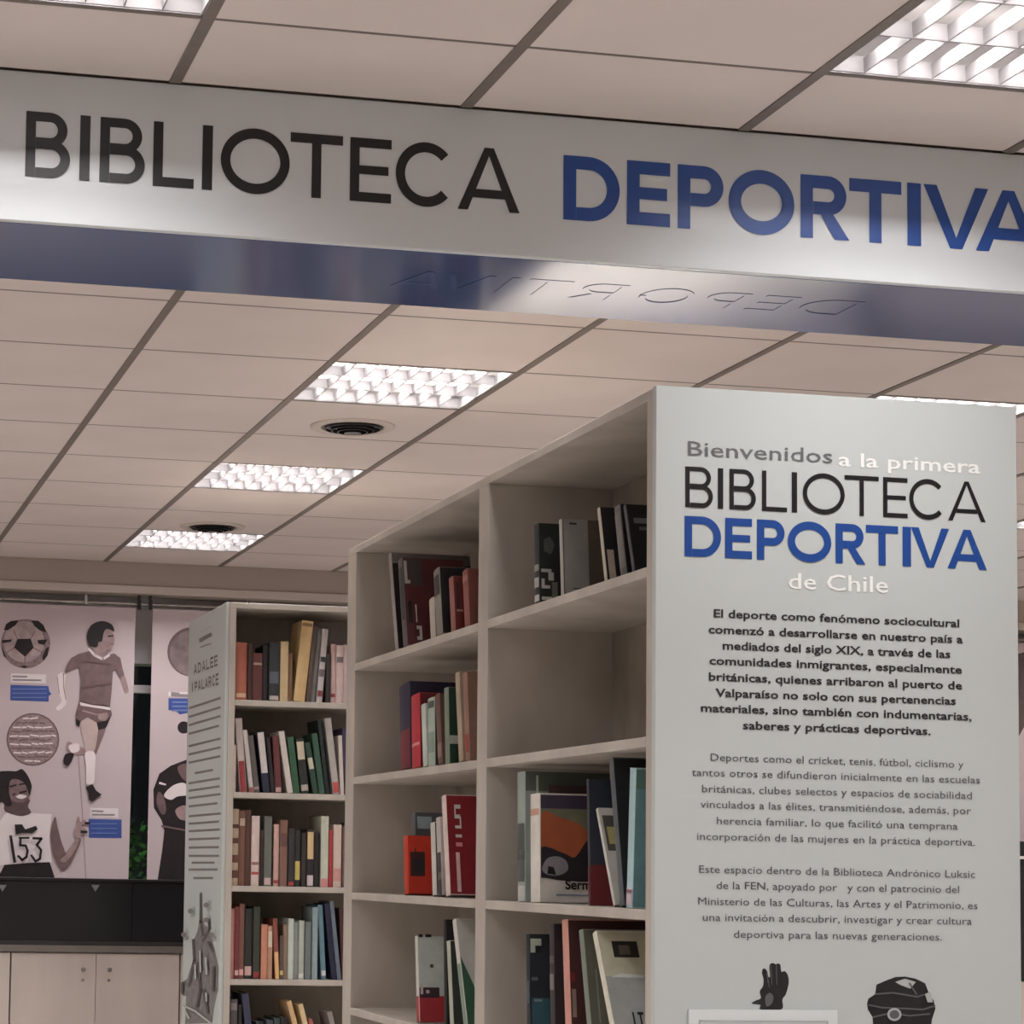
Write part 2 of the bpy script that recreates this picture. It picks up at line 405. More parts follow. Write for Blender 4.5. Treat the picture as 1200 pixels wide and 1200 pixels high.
sword(h2([('B', 60, 165), ('I', 187, 211), ('B', 234, 340), ('L', 359, 455), ('I', 474, 498), ('O', 517, 679), ('T', 680, 803), ('E', 820, 917), ('C', 927, 1060), ('A', 1073, 1218)]), 128.5, 206, 178, 251, .0195, BLACKL)
sword([(c, 600 + a / 2, 600 + b / 2) for c, a, b in [('D', 120, 252), ('E', 269, 370), ('P', 388, 495), ('O', 507, 661), ('R', 676, 790), ('T', 790, 912), ('I', 926, 958), ('V', 964, 1116), ('A', 1086, 1240)]], 181.5, 257.5, 227, 299, .0275, BLUEL)
# reflection in the blue underside painted as faint letters, turned upside down
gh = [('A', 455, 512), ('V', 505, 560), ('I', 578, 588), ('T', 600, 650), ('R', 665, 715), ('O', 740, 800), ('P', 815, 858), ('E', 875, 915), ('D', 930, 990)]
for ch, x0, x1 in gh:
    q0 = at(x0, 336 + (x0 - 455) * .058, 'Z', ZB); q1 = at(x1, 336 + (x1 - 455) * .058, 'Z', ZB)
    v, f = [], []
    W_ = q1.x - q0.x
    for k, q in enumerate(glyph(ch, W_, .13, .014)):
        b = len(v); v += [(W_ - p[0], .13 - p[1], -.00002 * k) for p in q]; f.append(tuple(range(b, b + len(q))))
    o = link('letter', mesh('letter', v, f, REFLECTL), sg); o.location = (q0.x, YB + .16 - g.y, -.0008)  # painted reflection of a letter, not lettering on the underside

# ------------------------------------------------------------------ shelving units
XS = 1.806; YP = 4.43; SH = [EYE + z for z in (.649, .289, -.074, -.434, -.797, -1.16)]; TOP = EYE + 1.03
DEP = .34; MID = XS + DEP
def unit(name, label, x0, x1, y0, y1, posts, flip=False):
    """double-sided unit: long side along y (flip False) with bays on -x and +x"""
    r = empty(name, (x0, y0, 0)); tag(r, label, 'bookcase')
    return r
mu = unit('shelving_unit', 'large double-sided pale wood bookcase behind the white text panel', XS, XS + .82, YP, 7.02, None)
X2 = XS + .82
posts = [(YP + .022, YP + .06), (5.57, 5.65), (6.92, 7.02)]
for a, b in posts: lbox('upright', XS, X2, a, b, 0, TOP - .025, WOOD, mu, .0015)
lbox('top_board', XS, X2, YP + .022, 7.02, TOP - .025, TOP - .004, WOOD, mu, .0015)
bays = [(YP + .06, 5.57), (5.65, 6.92)]
for a, b in bays:
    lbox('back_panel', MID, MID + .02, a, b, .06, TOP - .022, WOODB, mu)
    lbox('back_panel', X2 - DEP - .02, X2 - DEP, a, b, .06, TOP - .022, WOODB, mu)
    lbox('plinth', XS + .02, X2 - .02, a, b, 0, .06, WOOD, mu)
    for z in SH:
        lbox('shelf', XS, MID, a, b, z - .022, z, WOOD, mu, .001)
        lbox('shelf', X2 - DEP, X2, a, b, z - .022, z, WOOD, mu, .001)
pn = lbox('end_panel', XS - .004, X2 + .004, YP, YP + .02, 0, TOP - .003, WHITEP, mu, .0015)
pm = mu.location
def pl(o): o.location = (o.location.x - pm.x, o.location.y - pm.y, o.location.z - pm.z)
def on_panel(fn, *a, **k):
    n0 = set(bpy.data.objects); fn(*a, **k)
    for o in set(bpy.data.objects) - n0: pl(o); o.parent = pn
Z1 = lambda L: [(c, 760 + a / 2.727, 760 + b / 2.727) for c, a, b in L]
zy = lambda y: 440 + y / 2.727
on_panel(word, Z1([('B', 117, 205), ('I', 221, 238), ('B', 258, 342), ('L', 362, 442), ('I', 457, 474), ('O', 492, 626), ('T', 626, 735), ('E', 749, 827), ('C', 832, 944), ('A', 956, 1076)]), zy(288), zy(418), zy(345), zy(472), YP, .0098, BLACKL, None, YP - .0012)
on_panel(word, Z1([('D', 115, 231), ('E', 244, 330), ('P', 346, 434), ('O', 444, 583), ('R', 597, 692), ('T', 694, 797), ('I', 811, 838), ('V', 838, 960), ('A', 954, 1080)]), zy(445), zy(574), zy(500), zy(626), YP, .0165, BLUEL, None, YP - .0012)
def tl(s, x0, x1, y0, y1, cap, bold, m, oy=440):
    on_panel(textline, s, 760 + x0 / 2.727, oy + y0 / 2.727, 760 + x1 / 2.727, oy + y1 / 2.727, YP, cap, bold, m, None, YP - .0012)
tl('Bienvenidos', 118, 580, 253, 283, .0325, .004, GREYL)
tl('a la primera', 605, 1058, 287, 315, .031, .012, LIGHTL)
tl('de Chile', 443, 762, 682, 693, .036, .008, LIGHTL)
for s, a, b, y0, y1 in [('El deporte como fenómeno sociocultural', 205, 990, 771, 806), ('comenzó a desarrollarse en nuestro país a', 190, 1003, 821, 858),
        ('mediados del siglo XIX, a través de las', 235, 962, 873, 905), ('comunidades inmigrantes, especialmente', 193, 1000, 921, 955),
        ('británicas, quienes arribaron al puerto de', 190, 1000, 972, 1006), ('Valparaíso no solo con sus pertenencias', 215, 983, 1023, 1056),
        ('materiales, sino también con indumentarias,', 165, 1030, 1070, 1107), ('saberes y prácticas deportivas.', 300, 900, 1127, 1152)]:
    tl(s, a, b, y0, y1, .0178, .022, TEXT1)
for s, a, b, y0, y1 in [('Deportes como el cricket, tenis, fútbol, ciclismo y', 195, 1003, 82, 113), ('tantos otros se difundieron inicialmente en las escuelas', 138, 1058, 129, 164),
        ('británicas, clubes selectos y espacios de sociabilidad', 168, 1030, 181, 214), ('vinculados a las élites, transmitiéndose, además, por', 165, 1030, 230, 263),
        ('herencia familiar, lo que facilitó una temprana', 215, 985, 283, 312), ('incorporación de las mujeres en la práctica deportiva.', 152, 1040, 331, 365),
        ('Este espacio dentro de la Biblioteca Andrónico Luksic', 158, 1040, 438, 466), ('de la FEN, apoyado por   y con el patrocinio del', 215, 990, 489, 515),
        ('Ministerio de las Culturas, las Artes y el Patrimonio, es', 155, 1048, 538, 568), ('una invitación a descubrir, investigar y crear cultura', 170, 1030, 589, 618),
        ('deportiva para las nuevas generaciones.', 270, 935, 643, 669)]:
    tl(s, a, b, y0, y1, .0165, 0, TEXT2, 860)
INK = mat('ink_black', (34, 33, 36), .5, .5, .3, 40); INKG = mat('ink_grey', (96, 96, 98), .5); INKL = mat('ink_light', (186, 188, 188), .5)
o3 = (780, 1100, 3.158)
a = Art('Y', YP)
a.poly([(395, 90), (408, 95), (413, 92), (424, 96), (428, 122), (440, 120), (452, 135), (455, 165), (445, 205), (432, 225), (428, 262), (352, 262), (350, 245), (318, 240), (335, 228), (352, 220), (348, 195), (360, 175), (362, 150), (356, 125), (362, 110), (374, 118), (380, 140), (386, 140), (384, 100)], INK, True, o3)
a.poly([(368, 215), (385, 200), (398, 215), (392, 240), (372, 250)], INKG, True, o3)
for p in ([(388, 100), (392, 170)], [(408, 98), (410, 170)], [(372, 130), (382, 180)]): a.stroke(p, 3, INKG, o3)
pl(x := a.build('glove_print', None)); x.parent = pn
a = Art('Y', YP)
a.poly([(745, 240), (750, 222), (775, 205), (780, 170), (815, 155), (850, 142), (885, 140), (925, 148), (960, 165), (975, 205), (992, 230), (998, 260), (985, 300), (980, 345), (770, 345), (765, 290), (748, 262)], INK, False, o3)
a.poly([(848, 160), (885, 148), (925, 160), (905, 185), (870, 172)], INKL, False, o3)
for p in ([(775, 205), (840, 200), (930, 215), (975, 200)], [(750, 245), (800, 255), (880, 258), (950, 262), (995, 248)], [(765, 290), (830, 275), (900, 285), (975, 278)], [(900, 165), (925, 205)]): a.stroke(p, 6, INKG, o3)
a.disc((843, 280), 26, INKL, 24, o3); a.disc((843, 280), 18, INKG, 16, o3)
a.poly([(955, 205), (975, 195), (985, 235), (965, 235)], INKL, False, o3)
pl(x := a.build('cap_print', None)); x.parent = pn
q0, q1 = at(808, 1180, 'Y', YP - .01), at(982, 1187, 'Y', YP - .01)
PLQ = mat('notice_card_white', (226, 231, 232), .35)
z9 = (q0.z + q1.z) / 2
nc = lbox('notice_card', q0.x, q1.x, YP - .008, YP - .001, z9 - .24, z9, PLQ, mu); nc.parent = pn
fr = MB()
for u in (.022, .030):
    X_0, X_1, Z_0, Z_1 = q0.x + u - pm.x, q1.x - u - pm.x, z9 - .24 + u, z9 - u
    yy = -.0095
    fr.box(X_0, X_1, yy, yy + .001, Z_1 - .002, Z_1).box(X_0, X_1, yy, yy + .001, Z_0, Z_0 + .002).box(X_0, X_0 + .002, yy, yy + .001, Z_0, Z_1).box(X_1 - .002, X_1, yy, yy + .001, Z_0, Z_1)
fr.build('card_border', INKL, pn)

# far bookcase: its end panel faces left, its shelves face the camera
XF = 1.725; YF = 8.60; YF2 = 9.40; XF2 = XF + 1.24
fu = unit('far_bookcase', 'far pale bookcase with five filled shelves and a printed side panel', XF, XF2, YF, YF2, None)
PO = .040
lbox('upright', XF + .014, XF + PO, YF, YF2, 0, TOP - .022, WOOD, fu); lbox('upright', XF2 - PO, XF2, YF, YF2, 0, TOP - .022, WOOD, fu)
lbox('top_board', XF + .014, XF2, YF, YF2, TOP - .022, TOP, WOOD, fu, .0015)
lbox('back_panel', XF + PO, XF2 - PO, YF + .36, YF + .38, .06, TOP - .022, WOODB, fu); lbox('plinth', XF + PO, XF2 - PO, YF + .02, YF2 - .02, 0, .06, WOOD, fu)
for z in SH:
    lbox('shelf', XF + PO, XF2 - PO, YF, YF + .36, z - .022, z, WOOD, fu, .001); lbox('shelf', XF + PO, XF2 - PO, YF + .38, YF2, z - .022, z, WOOD, fu, .001)
fp = lbox('side_panel', XF, XF + .014, YF + .006, YF2, 0, TOP, WHITEP, fu, .001)
fm = fu.location
def fart(name): return Art('X', XF, -.0007)
def fput(a, name):
    o = a.build(name, None); o.location = (-fm.x, -fm.y, 0); o.parent = fp; return o
of = (215, 725, 10.91)
TGREY = mat('print_faded_grey', (128, 124, 122), .6)
a = fart('')
for p in ([(215, 290), (355, 210)], [(215, 268), (355, 195)]): a.stroke(p, 30, TGREY, of)
a.stroke([(230, 170), (350, 100)], 10, INKL, of); a.stroke([(225, 365), (355, 320)], 14, TGREY, of)
fput(a, 'emblem_print')
LETT = mat('print_title_grey', (110, 104, 104), .6)
def small_letters(rows):
    for s, xa, xb, yta, ytb, ybA, ybB in rows:
        n = len(s); a = fart('')
        for k, ch in enumerate(s):
            u0, u1 = (k + .08) / n, (k + .86) / n
            g_ = glyph(ch, 1, 1, .2) if ch != 'I' else [rect(.35, .65, 0, 1)]
            for q in g_:
                pts = []
                for (gx, gz) in q:
                    u = u0 + (u1 - u0) * gx; x = xa + (xb - xa) * u; yt = yta + (ytb - yta) * u; yb = ybA + (ybB - ybA) * u
                    pts.append((x, yb + (yt - yb) * gz))
                a.poly(pts, LETT, False, of); a.n = 1
        fput(a, 'title_print')
small_letters([('ADALEE', 130, 445, 590, 455, 720, 600), ('IPALARCE', 95, 455, 830, 690, 945, 845)])
for k, (y, f0, f1) in enumerate([(824, 0, 1), (834.5, 0, 1), (844.5, 0, 1), (855, 0, .95), (870, 0, 1), (880, 0, 1), (890, 0, 1), (904, .2, .75), (915, 0, 1), (924, 0, 1), (933, 0, 1), (943, 0, .95),
        (955, 0, 1), (964, 0, 1), (973, 0, .97), (983, 0, .97), (993, 0, .97), (1003, 0, .95), (1011, .1, .8), (1019, 0, .9), (1029, .15, .75)]):
    a = fart(''); sl = -.55 * (1 - (y - 704) / 300) if y < 1004 else 0
    x0, x1 = 222 + 36 * f0, 222 + 36 * f1; x = x0
    rnd = random.Random(k)
    while x < x1 - 1:
        e = min(x + rnd.uniform(2.5, 6), x1)
        a.stroke([(x, y + sl * (x - 240)), (e, y + sl * (e - 240))], 2.6, TGREY); a.n = 1; x = e + 1.0
    o = fput(a, 'text_line'); tag(o, kind='stuff')
o4 = (205, 1040, 7.5)
a = fart('')
a.poly([(222, 40), (240, 45), (245, 260), (262, 330), (300, 350), (345, 520), (385, 700), (380, 900), (345, 1060), (330, 1190), (90, 1200), (100, 960), (60, 940), (70, 830), (110, 800), (160, 640), (160, 480), (200, 380), (215, 280)], mat('print_mid_grey', (128, 126, 126), .6, var=.35, scale=50), False, o4)
for p in ([(230, 60), (230, 300), (250, 420)], [(300, 280), (310, 360), (250, 470)], [(165, 460), (175, 640), (130, 860)], [(300, 480), (340, 560)], [(215, 660), (230, 900), (200, 1050)], [(350, 700), (345, 900)], [(260, 900), (300, 1100)], [(75, 840), (75, 930)]): a.stroke(p, 22, mat('print_dark_grey', (84, 80, 80), .6), o4)
for p in ([(190, 680), (195, 800)], [(235, 560), (240, 740)], [(290, 930), (295, 1000)], [(80, 1030), (200, 1090), (330, 1190)], [(110, 1090), (140, 1150)], [(290, 620), (300, 760)]): a.stroke(p, 16, INKL, o4)
for c in ((160, 208), (300, 155), (105, 415), (350, 415), (305, 285)): a.disc(c, 24, TGREY, 22, o4)
fput(a, 'crowd_print')

# ------------------------------------------------------------------ books
_bm = {}
def colm(c, gain=1., rough=.5):
    k = 'cover_%d_%d_%d' % tuple(c)
    return mat(k, c, rough, .5, .12, 25)
def book(th, dp, h, cover, loc, rz, lean, label, group, spine_marks=(), cover_art=(), name='book'):
    """local axes: spine faces -y, thickness along +x, z up. lean>0 tips the top towards +x."""
    r = empty(name, (loc[0], loc[1], loc[2] + .0006), (0, lean, rz)); tag(r, label, 'book', group)
    if lean > 0: r.location.z += th * math.sin(lean)
    c = .0022; mb = MB(); ms = [colm(cover)]
    mb.box(0, c, 0, dp, 0, h).box(th - c, th, 0, dp, 0, h)
    n = 5; v = []
    for k in range(n):                                  # rounded spine
        t = k / (n - 1); x = t * th; y = -.004 * math.sin(math.pi * t) * min(1, th / .03)
        v += [(x, y, 0), (x, y, h), (x, y + c, 0), (x, y + c, h)]
    f = []
    for k in range(n - 1):
        a, b = 4 * k, 4 * k + 4
        f += [(a, b, b + 1, a + 1), (a + 2, a + 3, b + 3, b + 2), (a, a + 2, b + 2, b), (a + 1, b + 1, b + 3, a + 3)]
    mb.add(v, f); mb.build('cover', ms, r)
    box('page_block', c, th - c, c + .001, dp - .004, .003, h - .004, PAGE, r)
    for z0, z1, col in spine_marks:
        v = []
        for k in range(n):
            t = .06 + .88 * k / (n - 1); x = t * th; y = -.004 * math.sin(math.pi * t) * min(1, th / .03) - .0007
            v += [(x, y, z0 * h), (x, y, z1 * h)]
        link('spine_label', mesh('spine_label', v, [(2 * k, 2 * k + 2, 2 * k + 3, 2 * k + 1) for k in range(n - 1)], colm(col)), r)
    for i_, (u0, u1, z0, z1, col) in enumerate(cover_art):
        x = th + .0006 + .0003 * i_
        if isinstance(z1, tuple):                       # polygon patch: u0 = list of (u, v)
            pts = [(max(.002, p[0]), p[1]) for p in smooth(u0, 4)] if len(u0) > 5 else u0
        else: pts = [(u0, z0), (u1, z0), (u1, z1), (u0, z1)]
        link('cover_print', mesh('cover_print', [(x, p[0], p[1] * h) for p in pts], [tuple(range(len(pts)))], colm(col)), r)
    return r
def ordinal(k): return ['first', 'second', 'third', 'fourth', 'fifth', 'sixth', 'seventh', 'eighth', 'ninth', 'tenth', 'eleventh', 'twelfth', 'thirteenth', 'fourteenth', 'fifteenth', 'sixteenth', 'seventeenth', 'eighteenth', 'nineteenth', 'twentieth'][k]

# far bookcase rows: (x0, x1 at the foot, x at the top left, y top, cover, look, spine marks) in pixels of an enlarged crop
R1 = (200, 680, 4.615); R3 = (200, 930, 4.444)
rows = [
 ('top', 0, R1, [(352, 412, 360, 335, (176, 104, 84), 'orange-brown', [(.05, .12, (210, 180, 150))]), (414, 440, 414, 345, (70, 44, 40), 'dark brown', []), (441, 494, 446, 395, (96, 52, 50), 'dark red', [(.75, .8, (170, 150, 130))]),
   (497, 528, 499, 352, (34, 32, 34), 'black', []), (530, 586, 534, 335, (48, 52, 58), 'charcoal', [(.3, .5, (90, 100, 110)), (.02, .09, (190, 180, 175))]), (590, 634, 604, 332, (206, 184, 144), 'pale tan', []),
   (636, 660, 646, 395, (126, 96, 72), 'short brown', []), (664, 726, 712, 222, (212, 182, 132), 'tall sand-yellow', [(.93, .97, (150, 120, 80))]), (730, 756, 770, 250, (92, 76, 68), 'brown-grey', []),
   (758, 782, 798, 268, (120, 118, 116), 'grey', []), (786, 818, 820, 265, (196, 190, 188), 'white speckled', [(.55, .62, (60, 60, 60)), (.35, .45, (110, 100, 100)), (.08, .16, (120, 60, 60))]),
   (824, 852, 830, 400, (58, 50, 50), 'dark short', []), (856, 884, 866, 345, (206, 176, 172), 'pale pink', [(.1, .16, (150, 60, 60))]), (886, 926, 890, 352, (212, 190, 186), 'wide blush', [(.7, .8, (120, 110, 110))]), (928, 965, 932, 350, (196, 176, 172), 'cream', []), (968, 1010, 970, 380, (90, 70, 66), 'brown', []), (1012, 1060, 1014, 350, (60, 66, 80), 'slate', [])]),
 ('second', 1, R1, [(326, 346, 330, 890, (214, 196, 190), 'thin blush', []), (372, 410, 346, 748, (196, 184, 178), 'white and red', [(0, .42, (150, 62, 64))]), (424, 448, 388, 812, (206, 200, 196), 'white', [(0, .08, (170, 90, 90))]),
   (452, 484, 416, 842, (98, 92, 90), 'dark grey', [(.05, .1, (180, 150, 150))]), (500, 540, 466, 822, (38, 40, 62), 'navy with white label', [(.32, .99, (216, 208, 206))]), (544, 566, 516, 850, (40, 34, 36), 'black', []),
   (568, 604, 552, 845, (112, 60, 62), 'dark red', [(.02, .1, (206, 170, 166))]), (624, 656, 576, 818, (220, 212, 204), 'bright white', []), (664, 700, 630, 850, (60, 98, 74), 'green', []),
   (708, 752, 678, 860, (44, 48, 46), 'black with cream label', [(.62, .95, (214, 204, 180)), (.05, .16, (190, 180, 170))]), (770, 800, 722, 880, (50, 76, 62), 'deep green', [(.48, .7, (206, 202, 180))]), (804, 836, 762, 830, (62, 96, 80), 'mid green', []),
   (840, 862, 796, 756, (36, 46, 44), 'blackish green', []), (880, 916, 832, 748, (188, 184, 178), 'light grey', [(.02, .16, (196, 90, 90))]), (918, 940, 906, 840, (216, 206, 200), 'thin cream', []), (944, 985, 930, 800, (70, 60, 90), 'purple', []), (990, 1040, 980, 790, (140, 60, 60), 'red', [])]),
 ('third', 2, R3, [(306, 346, 310, 80, (190, 170, 146), 'mottled cream', [(.1, .2, (110, 70, 60)), (.3, .4, (110, 70, 60)), (.55, .62, (110, 70, 60)), (.75, .8, (90, 60, 50))]), (350, 382, 352, 90, (120, 84, 70), 'brown', [(.8, .9, (190, 170, 150))]), (385, 414, 387, 86, (92, 62, 54), 'dark brown', []),
   (418, 462, 420, 116, (226, 206, 200), 'broad white', [(.3, .34, (150, 110, 110)), (.16, .2, (190, 90, 80))]), (464, 482, 466, 190, (62, 46, 44), 'short dark', []), (484, 524, 486, 118, (112, 118, 108), 'grey-green', [(.02, .12, (214, 190, 186))]), (535, 564, 538, 160, (214, 176, 166), 'pink', [(.05, .1, (170, 70, 70))]),
   (566, 606, 572, 138, (138, 104, 92), 'brown-grey', [(.6, .8, (110, 80, 74))]), (610, 644, 614, 182, (58, 56, 56), 'charcoal', [(.02, .08, (190, 80, 80))]), (646, 676, 648, 190, (46, 50, 46), 'black with yellow label', [(.12, .45, (206, 190, 110))]), (679, 704, 681, 205, (60, 52, 50), 'dark', []),
   (707, 744, 710, 185, (40, 38, 40), 'black with cream label', [(.48, .95, (222, 196, 146)), (.02, .2, (214, 200, 200))]), (747, 774, 749, 200, (44, 40, 40), 'thin black', []), (780, 820, 778, 118, (206, 210, 192), 'pale green', [(0, .12, (220, 150, 150))]),
   (822, 842, 820, 190, (176, 66, 66), 'red', []), (846, 890, 846, 162, (222, 202, 190), 'cream', [(.1, .3, (214, 160, 150))]), (893, 930, 895, 170, (120, 90, 80), 'tan', []), (933, 975, 935, 150, (70, 80, 90), 'slate', [])]),
 ('fourth', 3, R3, [(300, 326, 302, 600, (196, 140, 130), 'salmon', []), (328, 352, 330, 590, (120, 58, 58), 'crimson', [(.05, .12, (214, 180, 176))]), (354, 380, 356, 575, (126, 84, 74), 'red-brown', [(.05, .13, (226, 170, 170))]), (383, 424, 385, 600, (48, 50, 48), 'black', [(.05, .18, (206, 170, 166))]),
   (427, 462, 429, 590, (62, 66, 56), 'dark olive', [(.02, .1, (150, 60, 60))]), (468, 502, 472, 682, (206, 142, 118), 'coral', []), (504, 530, 506, 690, (196, 156, 130), 'peach', [(.6, .9, (230, 214, 190))]), (532, 556, 522, 652, (142, 80, 68), 'rust', [(0, .45, (232, 190, 130))]),
   (558, 578, 556, 740, (100, 86, 76), 'short taupe', [(.1, .2, (226, 200, 120))]), (580, 604, 582, 682, (150, 130, 112), 'beige', []), (607, 636, 612, 652, (206, 214, 206), 'mint white', []), (638, 662, 642, 670, (140, 146, 142), 'grey', []),
   (665, 696, 668, 662, (190, 196, 186), 'pale grey-green', [(.02, .1, (230, 230, 226))]), (698, 730, 706, 668, (118, 126, 126), 'slate grey', []), (734, 764, 742, 592, (150, 168, 172), 'light blue-grey', []), (786, 812, 768, 582, (104, 138, 152), 'steel blue', [(.05, .12, (220, 220, 220))]),
   (838, 866, 800, 575, (34, 38, 62), 'navy', []), (868, 890, 828, 562, (110, 120, 134), 'blue-grey', []), (893, 925, 880, 600, (80, 50, 50), 'maroon', []), (930, 970, 925, 610, (190, 180, 160), 'ivory', [])]),
 ('bottom', 4, R3, [(305, 345, 316, 1072, (92, 86, 86), 'grey', [(.85, .95, (140, 130, 130))]), (348, 366, 350, 1100, (44, 40, 42), 'black', []), (412, 448, 370, 1045, (66, 68, 90), 'tall navy', []), (452, 490, 446, 1190, (52, 54, 60), 'short charcoal', []),
   (494, 530, 496, 1180, (70, 76, 84), 'slate', []), (534, 566, 536, 1170, (60, 78, 80), 'teal-grey', []), (570, 606, 572, 1165, (46, 42, 44), 'dark', []), (704, 730, 604, 1085, (222, 186, 140), 'leaning sand', []), (752, 778, 664, 1100, (230, 206, 160), 'leaning cream', []),
   (792, 812, 720, 1180, (190, 110, 100), 'leaning rose', []), (888, 915, 815, 1140, (150, 144, 140), 'leaning grey', [])]),
]
gnames = 'books on the far bookcase'
for rn, si, (ox, oy, s), L in rows:
    zf = SH[si]; Yb = YF + .022; prev = None
    # order label counts
    for k, (x0, x1, xt, yt, c, look, marks) in enumerate(L):
        yb = 820 + 4 if si == 0 else {1: 928, 2: 1037, 3: 1149, 4: 1262}[si]
        A = at(ox + x0 / s, yb, 'Y', Yb); B = at(ox + x1 / s, yb, 'Y', Yb); T = at(ox + xt / s, oy + yt / s, 'Y', Yb)
        th = max(.008, B.x - A.x - .0012); h = max(.08, T.z - zf); tilt = math.atan2(T.x - A.x, h)
        if abs(tilt) < .03: tilt = 0
        h = min(h / math.cos(tilt), .325)
        ax = max(A.x, XF + PO + .001)
        if prev:
            pa, pth, ph, pt = prev
            for z in (0, min(ph, h)): ax = max(ax, pa + pth / math.cos(pt) + math.tan(pt) * z - math.tan(tilt) * z + .0008)
        prev = (ax, th, h, tilt)
        book(th, random.uniform(.15, .2), h, c, (ax, Yb + (0 if k % 3 else .006), zf), 0, tilt,
             '%s book, %s from the left, %s shelf of far bookcase' % (look, ordinal(k), rn), 'books on the far bookcase', marks)

# main unit, bay by bay.  foot left/right, top-left px, top y, set-back
def mbook(si, xl, xr, xt, yt, cover, label, dp=.19, marks=(), art=(), back=.026, y0=0):
    X = XS + back; zf = SH[si]
    def onshelf(px):                                    # the photo pixel column on the shelf's surface line
        lo, hi = 400., 1400.
        for _ in range(40):
            m_ = (lo + hi) / 2
            if at(px, m_, 'X', X).z > zf: lo = m_
            else: hi = m_
        return at(px, lo, 'X', X)
    A, B, T = onshelf(xl), onshelf(xr), at(xt, yt, 'X', X)
    th = max(.007, A.y - B.y); h = T.z - zf; tilt = math.atan2(A.y - T.y, h)
    if abs(tilt) < .02: tilt = 0
    h = min(h / math.cos(tilt), .335)
    return book(th, dp, h, cover, (X, A.y, zf), -math.pi / 2, tilt, label, 'books on the large bookcase', marks, art)
K = (28, 28, 30); WT = (214, 214, 208)
# near bay, top shelf
mbook(0, 627, 633, 625.5, 617, (40, 46, 44), 'black book with white curling letters, far end of the near top shelf', .17, [(.05, .13, WT), (.22, .34, (170, 176, 172)), (.42, .5, (150, 156, 150))],
      [([(.012, .66), (.03, .62), (.04, .74), (.028, .84), (.012, .8)], 0, 0, (0,), (92, 96, 94)), (.004, .03, .4, .44, (196, 200, 196)), (.022, .036, .3, .4, (196, 200, 196)), (.004, .026, .2, .24, (206, 206, 200)), (.004, .012, .22, .32, (206, 206, 200)), (.004, .03, .06, .1, (206, 206, 200)), (.03, .045, 0, .28, (120, 116, 110))])
mbook(0, 658, 662, 655.5, 611, (92, 82, 74), 'plain grey book standing alone on the near top shelf', .16, [(0, 1, (176, 176, 170))],
      [(.001, .062, 0, 1, (150, 150, 146)), (.016, .034, .93, .955, (40, 40, 42)), (.02, .05, .1, .115, (70, 68, 66))])
mbook(0, 709, 712, 700, 598, (204, 196, 176), 'cream-spined black book leaning on the near top shelf', .17, [], [(.001, .168, .0, 1, K), (.006, .022, .02, .43, (206, 190, 172))])
mbook(0, 728, 735, 720, 598, (96, 94, 92), 'grey-spined book beside the cream-spined one, near top shelf', .17, [(.1, .9, (120, 116, 112))], [(.001, .168, .01, .99, K)])
mbook(0, 742, 745, 731, 595, (52, 52, 54), 'black book with small grey title by the panel, near top shelf', .2, [(0, 1, (84, 84, 88))], [(.001, .198, .01, .99, (20, 20, 22)), (.012, .045, .72, .8, (110, 112, 118)), (.022, .05, .62, .67, (96, 98, 104))])
# near bay, third shelf
mbook(2, 607, 616, 606.5, 906, (156, 168, 160), 'large grey-green picture book behind the white-spined one, third shelf', .25, [(.0, .12, (196, 200, 196)), (.15, .6, (84, 90, 86)), (.32, .4, (150, 154, 150))],
      [(.001, .248, .85, 1, (96, 106, 100)), (.028, .034, .72, .97, (204, 210, 206)), (.06, .248, .6, .9, (96, 78, 78)), (.08, .248, .78, .8, (140, 130, 160))])
mbook(2, 622, 633, 621.7, 931.5, (226, 222, 214), 'white-spined book with an orange cover picture, near third shelf', .21, [(.8, .86, (206, 160, 140))],
      [(.002, .208, .22, .985, (70, 62, 82)), (.002, .208, .22, .86, (120, 122, 100)), ([(.002, .8), (.05, .78), (.1, .72), (.14, .6), (.2, .55), (.2, .25), (.002, .25)], 0, 0, (0,), (176, 96, 62)),
       ([(.002, .5), (.06, .45), (.09, .42), (.13, .6), (.208, .6), (.208, .23), (.002, .23)], 0, 0, (0,), (42, 38, 44)), ([(.004, .3), (.018, .4), (.045, .42), (.066, .38), (.07, .3), (.05, .25), (.02, .25)], 0, 0, (0,), (150, 146, 154)), ([(.018, .26), (.02, .33), (.034, .32), (.04, .25)], 0, 0, (0,), K),
       (.04, .17, .06, .075, (140, 150, 170))])
b_ = [o for o in bpy.data.objects if o.get('label', '').startswith('white-spined book with an orange')][0]
c_ = bpy.data.curves.new('cover_title', 'FONT'); c_.body = 'Serma'; c_.size = .032; c_.offset = .0008; c_.materials.append(BLACKL)
o = link('cover_title', c_, b_); o.location = (max(v.co.x for v in b_.children[0].data.vertices) + .004, .062, .032); o.rotation_euler = (math.pi / 2, 0, math.pi / 2); bpy.context.view_layer.update(); solidify_text(o)
mbook(2, 690, 692.5, 687.5, 914, (62, 62, 70), 'dark navy and crimson book beside the orange picture cover, third shelf', .23, [(0, .3, (110, 40, 48))], [(.001, .228, .32, .99, (46, 52, 66)), (.001, .228, 0, .32, (112, 40, 46))])
mbook(2, 719, 721.5, 698.5, 950, (206, 204, 196), 'small pale book leaning between dark books, near third shelf', .2, [], [(.006, .05, .55, .92, (86, 84, 78)), (.012, .034, .62, .8, (190, 176, 120))])
mbook(2, 727, 732, 713.5, 891, (92, 98, 100), 'tall dark grey book leaning, near third shelf', .25, [], [(.001, .248, .01, .99, (24, 26, 30))])
